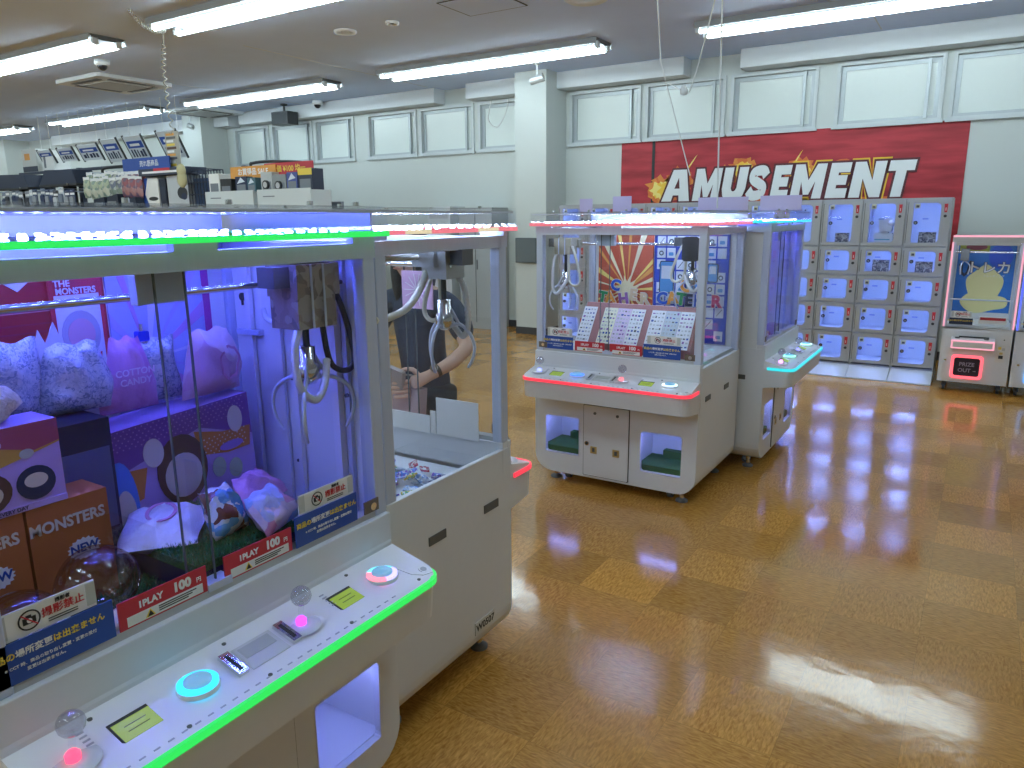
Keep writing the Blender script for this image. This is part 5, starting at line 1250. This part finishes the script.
# ------------------------------------------------------------------ shop shelves far left (y about 7)
SHM = mat('dark_navy_shelf', (.03, .04, .07), .5); PEG = mat('grey_shelf_panel', (.20, .22, .25), .6)
R = R0 = empty('shop_shelf', (-16.2, 7.26, 0)); tag(R, 'long dark shop shelf unit with peg hooks behind the nearest claw machine', 'shelf')
MB().box((0, .35, 0), (6.42, .40, 2.0), PEG).build('back_board', R)
for z in (.1, .7, 1.3, 1.83): MB().box((0, -.1, z), (6.42, .35, z + .04), SHM).build('shelf_board', R)
for x in (1.1, 2.15, 3.95): MB().box((x - .05, .34, 0), (x + .05, .42, 2.62), SHM).build('shelf_post', R)
MB().box((.0, .35, 2.56), (4.6, .40, 2.61), SHM).build('top_rail', R)
MB().tube(bez([(3.35, .1, 2.05), (3.35, .1, 2.42), (3.5, .1, 2.55), (4.6, .1, 2.52), (4.75, .1, 2.4)], 8), .022, DARK, 8).build('wire_arch', R)
R = empty('shop_shelf', (-9.7, 7.26, 0)); tag(R, 'lower shop shelf unit with white bins left of the windows', 'shelf')
MB().box((0, .35, 0), (2.15, .40, 1.9), PEG).build('back_board', R)
for z in (.1, .7, 1.3, 1.72): MB().box((0, -.1, z), (2.15, .35, z + .04), SHM).build('shelf_board', R)
MB().box((.0, .35, 2.40), (1.2, .39, 2.44), SHM).build('top_rail', R)
for x in (.18, 1.15): MB().box((x - .04, .34, 0), (x + .04, .42, 2.46), SHM).build('shelf_post', R)
MB().tube(bez([(.65, .1, 1.8), (.65, .1, 2.38), (.72, .1, 2.46), (1.2, .1, 2.46), (1.8, .1, 2.40), (1.92, .1, 2.2)], 8), .02, DARK, 8).build('wire_arch', R)
SHY = .36
def rest(name, label, cat, b, loc, grp=None, **k): o = b.build(name, None, (loc[0], loc[1] + SHY, loc[2]), **k); return tag(o, label, cat, grp)
# sloped hoods
for x0, x1, z, lb in ((-15.75, -14.55, 2.28, 'left edge of the picture'), (-14.15, -12.95, 2.30, 'right of the first dark hood')):
    b = MB(); w = x1 - x0
    b.prism([(0, 0), (w, 0), (w - .12, .22), (.22, .24)], 0, .35, mat('navy_hood', (.018, .028, .06), .5), 'y'); b.box((0, -.01, -.035), (w, .35, 0), DARK); b.cyl((w * .78, -.02, -.012), (w * .78, -.005, -.012), .02, CHROME, 10)
    b.box((w * .4, .15, -.36), (w * .52, .3, -.03), DARK)
    rest('display_hood', 'dark navy sloped display hood above hanging packs, ' + lb, 'display hood', b, (x0, 6.6, z), 'display hoods')
# hanging blister packs
rn = random.Random(11)
PKM = [mat('pack_%s' % n, c_, .35) for n, c_ in (('grey', (.30, .33, .38)), ('white', (.58, .62, .66)), ('navy', (.03, .05, .12)), ('dark', (.05, .055, .07)), ('steel', (.18, .22, .30)))]
def blister(mt, w, h):
    b = MB(); b.prism(rrect(-w / 2, 0, w / 2, h, .02, 2), 0, .006, mt, 'y', [arc(0, h - .03, .012, 0, 300, 5)]); b.prism(rrect(-w * .36, h * .1, w * .36, h * .62, .03, 2), -.03, 0, PKM[(PKM.index(mt) + 3) % 5] if mt in PKM else mt, 'y'); b.box((-w * .4, -.003, h * .7), (w * .4, 0, h * .82), WPRINT)
    return b
HOOKS = []; SHELF1 = R0 
bp_ = [blister(m_, .16, .30) for m_ in PKM]; first = {}
for i in range(17):
    x = -15.9 + i * .172 + rn.uniform(-.02, .02); k = rn.choice((0, 1, 2, 3, 4, 2))
    if k not in first: o = first[k] = bp_[k].build('blister_pack')
    else: o = first[k].copy(); COL.objects.link(o)
    o.location = (x, 6.98 + rn.uniform(-.03, .03), 1.895 + rn.uniform(0, .06)); HOOKS.append((x, o.location.y, o.location.z + .275))
    tag(o, 'small blister pack hanging under the dark display hoods', 'blister pack', 'blister packs under the hoods')
BGM = [crumple('snack_%s' % n, cs, 16, .35) for n, cs in (('green', [(.42, .47, .32), (.22, .3, .25), (.55, .56, .45)]), ('red', [(.30, .08, .10), (.16, .10, .16), (.4, .2, .2)]), ('mix', [(.14, .16, .22), (.45, .46, .42), (.2, .25, .2)]))]
def pouch(mt):
    b = MB(); vs = []; n = 9
    for s in (1, -1):
        for j in range(n):
            for i in range(n):
                u, v = i / (n - 1) * 2 - 1, j / (n - 1) * 2 - 1
                vs.append((u * .09, -s * .035 * (1 - u ** 4) * (1 - v ** 4) * (1 + .2 * math.sin(5 * u + 3 * v)), .15 + v * .15))
    fs = [(o + j * n + i, o + j * n + i + 1, o + (j + 1) * n + i + 1, o + (j + 1) * n + i) for o in (0, n * n) for j in range(n - 1) for i in range(n - 1)]
    b.add(vs, fs, mt, True); b.box((-.09, -.004, .28), (.09, .004, .34), WPRINT)
    return b
fp = {}
for i in range(18):
    r_, c_ = divmod(i, 9); x = -12.75 + c_ * .185 + rn.uniform(-.02, .02); k = 0 if c_ < 4 else (2 if c_ < 6 else 1)
    if k not in fp: o = fp[k] = pouch(BGM[k]).build('snack_pouch')
    else: o = fp[k].copy(); COL.objects.link(o)
    o.location = (x, 7.08 - .06 * r_, 2.03 + .08 * (1 - r_) + rn.uniform(-.02, .02)); HOOKS.append((x, o.location.y, o.location.z + .335))
    tag(o, ('green toned', 'dark red toned', 'dark mixed colour')[k] + ' pouch hanging on the shop shelf between the hoods and the boxes', 'pouch', 'hanging pouches, ' + ('green', 'red', 'mixed')[k])
for x, y, z in HOOKS: MB().cyl((x + 16.2, y - 7.26 - .03, z), (x + 16.2, .35, z), .005, ALU, 6).build('peg_hook', SHELF1)
for x, w, h, lb in ((-12.45, .36, .18, 'left'), (-12.05, .34, .22, 'middle'), (-11.65, .42, .16, 'right')):
    b = MB(); b.prism([(0, 0), (w, 0), (w * .95, h), (w * .1, h * .8)], 0, .3, mat('dark_bin', (.02, .03, .055), .5), 'y'); b.box((w * .1, -.004, h * .2), (w * .8, 0, h * .5), PEG)
    rest('dark_box', 'low dark box on the shelf under the hanging pouches, %s one of three' % lb, 'box', b, (x, 6.55, 1.871), 'dark boxes on the shelf')
for x, w, lb in ((-12.9, .8, 'left end'), (-11.9, .75, 'right end')):
    b = MB(); b.box((0, 0, 0), (w, .02, .07), PAPER); b.box((w * .2, -.002, .02), (w * .7, 0, .045), PEG)
    rest('shelf_label', 'white price strip on the front edge of the shop shelf, ' + lb, 'label', b, (x, 6.775, 1.80), 'shelf price strips')
# boxes on the right part of the long shelf
b = MB(); b.box((0, 0, 0), (.42, .3, .44), PAPER); b.prism([(.0, 0), (.16, 0), (.06, .2), (.16, .44), (0, .44)], -.003, 0, BLUE, 'y'); b.prism(ell(.27, .13, .12, .03), -.003, 0, DARK, 'y')
rest('goods_box', 'white goods box with a blue swoosh and dark oval on the shelf', 'box', b, (-11.27, 6.7, 1.871))
b = MB(); b.box((0, 0, 0), (.5, .3, .46), mat('pale_grey_carton', (.52, .55, .58), .5)); b.prism(ell(.36, .2, .12, .09), -.004, 0, DARK, 'y'); b.prism(ell(.4, .15, .07, .05), -.005, -.003, NAVY, 'y')
rest('goods_box', 'pale grey goods box with a dark headphone picture', 'box', b, (-10.62, 6.7, 1.871))
b = MB(); b.box((0, 0, 0), (.16, .3, .42), mat('black_navy_carton', (.015, .02, .04), .4)); b.box((.02, -.003, .1), (.14, 0, .3), SHM)
rest('goods_box', 'narrow black box between the two pale goods boxes', 'box', b, (-10.82, 6.7, 1.871))
b = MB(); b.box((0, 0, 0), (1.2, .34, .10), SHM); b.box((.1, -.004, .03), (1.0, 0, .06), WPRINT); b.box((.4, -.005, .06), (.8, 0, .1), RED)
rest('display_tray', 'dark tray with white edge above the goods boxes', 'tray', b, (-11.2, 6.62, 2.34))
b = MB(); b.box((0, 0, 0), (1.25, .02, .24), BLUE); b.text('売れ筋商品', .1, WPRINT, (.72, -.002, .145), .01); b.box((.5, -.002, .04), (1.12, 0, .06), WPRINT); b.box((.2, -.001, -.17), (1.15, .02, -.03), PAPER); b.box((.55, -.003, -.12), (1.0, 0, -.08), DGREY)
rest('shop_sign', 'long blue shop sign with white lettering above the shelf', 'sign', b, (-11.98, 6.85, 2.40))
b = MB()
for i in range(8): b.cyl((i * .07, 0, 0), (i * .07, .0, .52), .008, SHM, 5)
for z in (0, .17, .34, .52): b.cyl((0, 0, z), (.49, 0, z), .008, SHM, 5); b.cyl((0, .25, z), (.49, .25, z), .008, SHM, 5); b.cyl((0, 0, z), (0, .25, z), .008, SHM, 5); b.cyl((.49, 0, z), (.49, .25, z), .008, SHM, 5)
for i in range(8): b.cyl((i * .07, .25, 0), (i * .07, .25, .52), .008, SHM, 5)
b.box((.05, .05, .01), (.44, .2, .4), mat('navy_goods', (.03, .06, .14), .4))
rest('wire_rack', 'dark wire rack with navy goods beside the pale goods box', 'rack', b, (-10.10, 6.7, 1.871))
b = MB(); b.ball((0, 0, .07), (.085, .05, .10), mat('straw_yellow_pad', (.50, .46, .26), .7), 16); b.ball((0, 0, -.05), (.10, .05, .12), MATS['straw_yellow_pad'], 16); b.cyl((0, .02, .1), (0, .02, .45), .004, CRD, 5)
rest('hanging_pad', 'straw yellow rounded pad hanging in front of the wire rack', 'pad', b, (-9.95, 6.5, 2.30))
b = MB(); b.box((-.16, -.01, 0), (.16, .01, .58), mat('busy_strip_print', (.42, .40, .34), .5))
for i in range(11): b.box((-.13, -.013, .02 + .050 * i), (.10 - .03 * (i % 3), -.01, .055 + .050 * i), (BRN, YEL, WPRINT, DGREY, LO, WPRINT)[i % 6])
rest('hanging_strip', 'tall narrow colourful strip sign hanging beside the far left column', 'sign', b, (-10.75, 6.95, 2.42))
# white bins on the lower unit
for x, lb in ((-9.62, 'left one of the pair'), (-8.5, 'right one of the pair')):
    b = MB(); b.prism([(0, 0), (1.04, 0), (1.04, .30), (0, .30)], 0, .012, mat('white_bin_plastic', (.62, .67, .68), .4), 'y'); b.box((0, .012, 0), (.012, .36, .28), MATS['white_bin_plastic']); b.box((1.028, .012, 0), (1.04, .36, .28), MATS['white_bin_plastic']); b.box((0, .348, 0), (1.04, .36, .28), MATS['white_bin_plastic']); b.box((0, .0, 0), (1.04, .36, .01), MATS['white_bin_plastic'])
    b.box((.12, -.004, .2), (.35, 0, .215), PEG)
    rest('white_bin', 'wide white plastic bin on the lower shelf, ' + lb, 'bin', b, (x, 6.62, 1.765), 'white bins on the shelf', bevel=.004)
b = MB(); b.box((0, 0, 0), (.95, .015, .16), LO); b.text('お買得品 SALE', .10, WPRINT, (.48, -.002, .08), .02)
rest('sale_sign', 'orange strip sign with white lettering above the left white bin', 'sign', b, (-9.25, 6.8, 2.24), 'strip signs above the bins')
b = MB(); b.box((0, 0, 0), (.95, .015, .17), RED); b.text('特価 ¥100 均一', .10, YEL, (.48, -.002, .085), .02)
rest('sale_sign', 'red strip sign with yellow lettering above the right white bin', 'sign', b, (-8.55, 6.82, 2.25), 'strip signs above the bins')
items = [('speaker_box', 'small dark speaker box behind the left white bin', (.24, .2, .22), DARK, -9.35), ('carton', 'pale carton standing behind the left white bin', (.23, .2, .30), PAPER, -9.60), ('game_case', 'navy packaged toy behind the left white bin', (.24, .15, .24), NAVY, -9.02), ('game_case', 'dark teal packaged toy next to the navy one', (.17, .15, .22), mat('teal_pack', (.06, .14, .18), .4), -8.77),
         ('camera_case', 'white and grey boxed camera between the bins', (.22, .18, .28), mat('pale_box', (.48, .50, .5), .5), -8.48), ('camera_case', 'grey boxed camera with round lens behind the right bin', (.26, .18, .24), mat('mid_grey_box', (.28, .30, .3), .5), -8.25), ('game_case', 'blue packaged toy behind the right bin', (.2, .15, .26), mat('royal_pack', (.06, .09, .30), .4), -7.97), ('carton', 'yellow topped dark box at the right end of the bins', (.26, .2, .30), SHM, -7.75)]
for n_, lb, (w, d, h), mt, x in items:
    h0 = h; h += .24; b = MB(); b.prism(rrect(0, 0, w, h, .012, 2), 0, d, mt, 'y'); b.box((w * .12, -.003, h - h0 * .85), (w * .88, 0, h - h0 * .45), PEG if mt is not PEG else DARK)
    zc = h - h0 * .6
    if 'camera' in n_: b.cyl((w * .5, -.03, zc), (w * .5, 0, zc), .06, DARK, 14); b.cyl((w * .5, -.032, zc), (w * .5, -.03, zc), .04, GREYM, 14)
    if 'toy' in lb: b.prism([(w * .15, h - h0 * .4), (w * .85, h - h0 * .3), (w * .5, h - h0 * .05)], -.004, 0, W2, 'y')
    if 'yellow' in lb: b.box((0, -.004, h - h0 * .28), (w, 0, h), YEL)
    rest(n_, lb, 'boxed goods', b, (x, 6.69, 1.777), 'goods behind the white bins')
# tilted price boards hanging over the shelves
PBD = mat('pale_board', (.62, .66, .70), .5)
for k, (x, z, w, h, lb) in enumerate(((-15.4, 2.87, .45, .24, 'far left, smallest'), (-14.7, 2.87, .5, .24, 'second from the left'), (-14.0, 2.87, .62, .28, 'third from the left, wide'), (-13.2, 2.86, .47, .40, 'above the wire arch'), (-12.5, 2.86, .5, .42, 'above the blue shop sign'), (-11.55, 2.87, .5, .44, 'nearest the far column'))):
    b = MB(); b.M = rot('Z', 0) @ rot('X', 25); b.box((0, 0, -h / 2), (w, .02, h / 2), PBD); b.box((-.02, -.004, -h / 2 - .02), (0, .024, h / 2 + .02), DARK); b.box((w, -.004, -h / 2 - .02), (w + .02, .024, h / 2 + .02), DARK)
    b.box((w * .06, -.003, h * .02), (w * .94, 0, h * .3), BLUE)
    rq = random.Random(k)
    for q in range(5): b.box((w * (.12 + .16 * q), -.004, -h * .34), (w * (.12 + .16 * q + rq.uniform(.06, .12)), 0, -h * rq.uniform(.02, .12)), NAVY)
    b.box((w * .2, -.004, h * .1), (w * .75, -.002, h * .2), WPRINT); b.M = Matrix.Identity(4)
    for q in (.06, w - .06): b.cyl((q, .01, h * .35), (q, .01, CEIL - z), .004, CRD, 5)
    rest('price_board', 'tilted blue and white price board hanging over the shop shelves, ' + lb, 'price board', b, (x, 7.3, z), 'hanging price boards')
b = MB(); b.box((0, 0, 0), (.55, .3, .42), mat('pale_cream_carton', (.60, .62, .6), .5)); b.box((.1, -.003, .22), (.3, 0, .34), LO); b.box((.0, -.003, .0), (.55, 0, .1), SHM)
rest('goods_box', 'pale carton with an orange mark on the rail at the left edge', 'box', b, (-16.1, 7.3, 2.62))
b = MB(); b.box((0, 0, 0), (.4, .3, .36), PAPER); b.box((.05, -.003, .05), (.12, 0, .3), PEG)
rest('goods_box', 'plain white carton on the rail right of the marked carton', 'box', b, (-15.35, 7.3, 2.62))

# ------------------------------------------------------------------ world, camera, view
w = bpy.data.worlds.new('world'); SC.world = w; w.use_nodes = True
w.node_tree.nodes['Background'].inputs[0].default_value = (.5, .55, .65, 1); w.node_tree.nodes['Background'].inputs[1].default_value = .02
def set_camera():
    vp1 = (-690 - 512, 230 - 384); vp2 = (989 - 512, 214 - 384)
    f = math.sqrt(-(vp1[0] * vp2[0] + vp1[1] * vp2[1]))
    X = -Vector((vp1[0], -vp1[1], -f)).normalized(); Y = Vector((vp2[0], -vp2[1], -f)).normalized(); Z = X.cross(Y)
    Rm = Matrix((X, Y, Z)).to_4x4()
    cam = bpy.data.cameras.new('camera'); cam.sensor_fit = 'HORIZONTAL'; cam.sensor_width = 36; cam.lens = f / 1024 * 36; cam.clip_start = .02; cam.clip_end = 100
    o = bpy.data.objects.new('camera', cam); COL.objects.link(o); o.matrix_world = tr(0, 0, 1.65) @ Rm
    SC.camera = o
set_camera()
vs_ = SC.view_settings; vs_.view_transform = 'Standard'; vs_.look = 'None'; vs_.gamma = 1; vs_.exposure = -0.16; vs_.use_curve_mapping = False
cy_ = SC.cycles
cy_.transparent_max_bounces = 40; cy_.max_bounces = 8; cy_.diffuse_bounces = 4; cy_.glossy_bounces = 4
cy_.caustics_reflective = False; cy_.caustics_refractive = False; cy_.sample_clamp_indirect = 6.
cy_.use_denoising = True
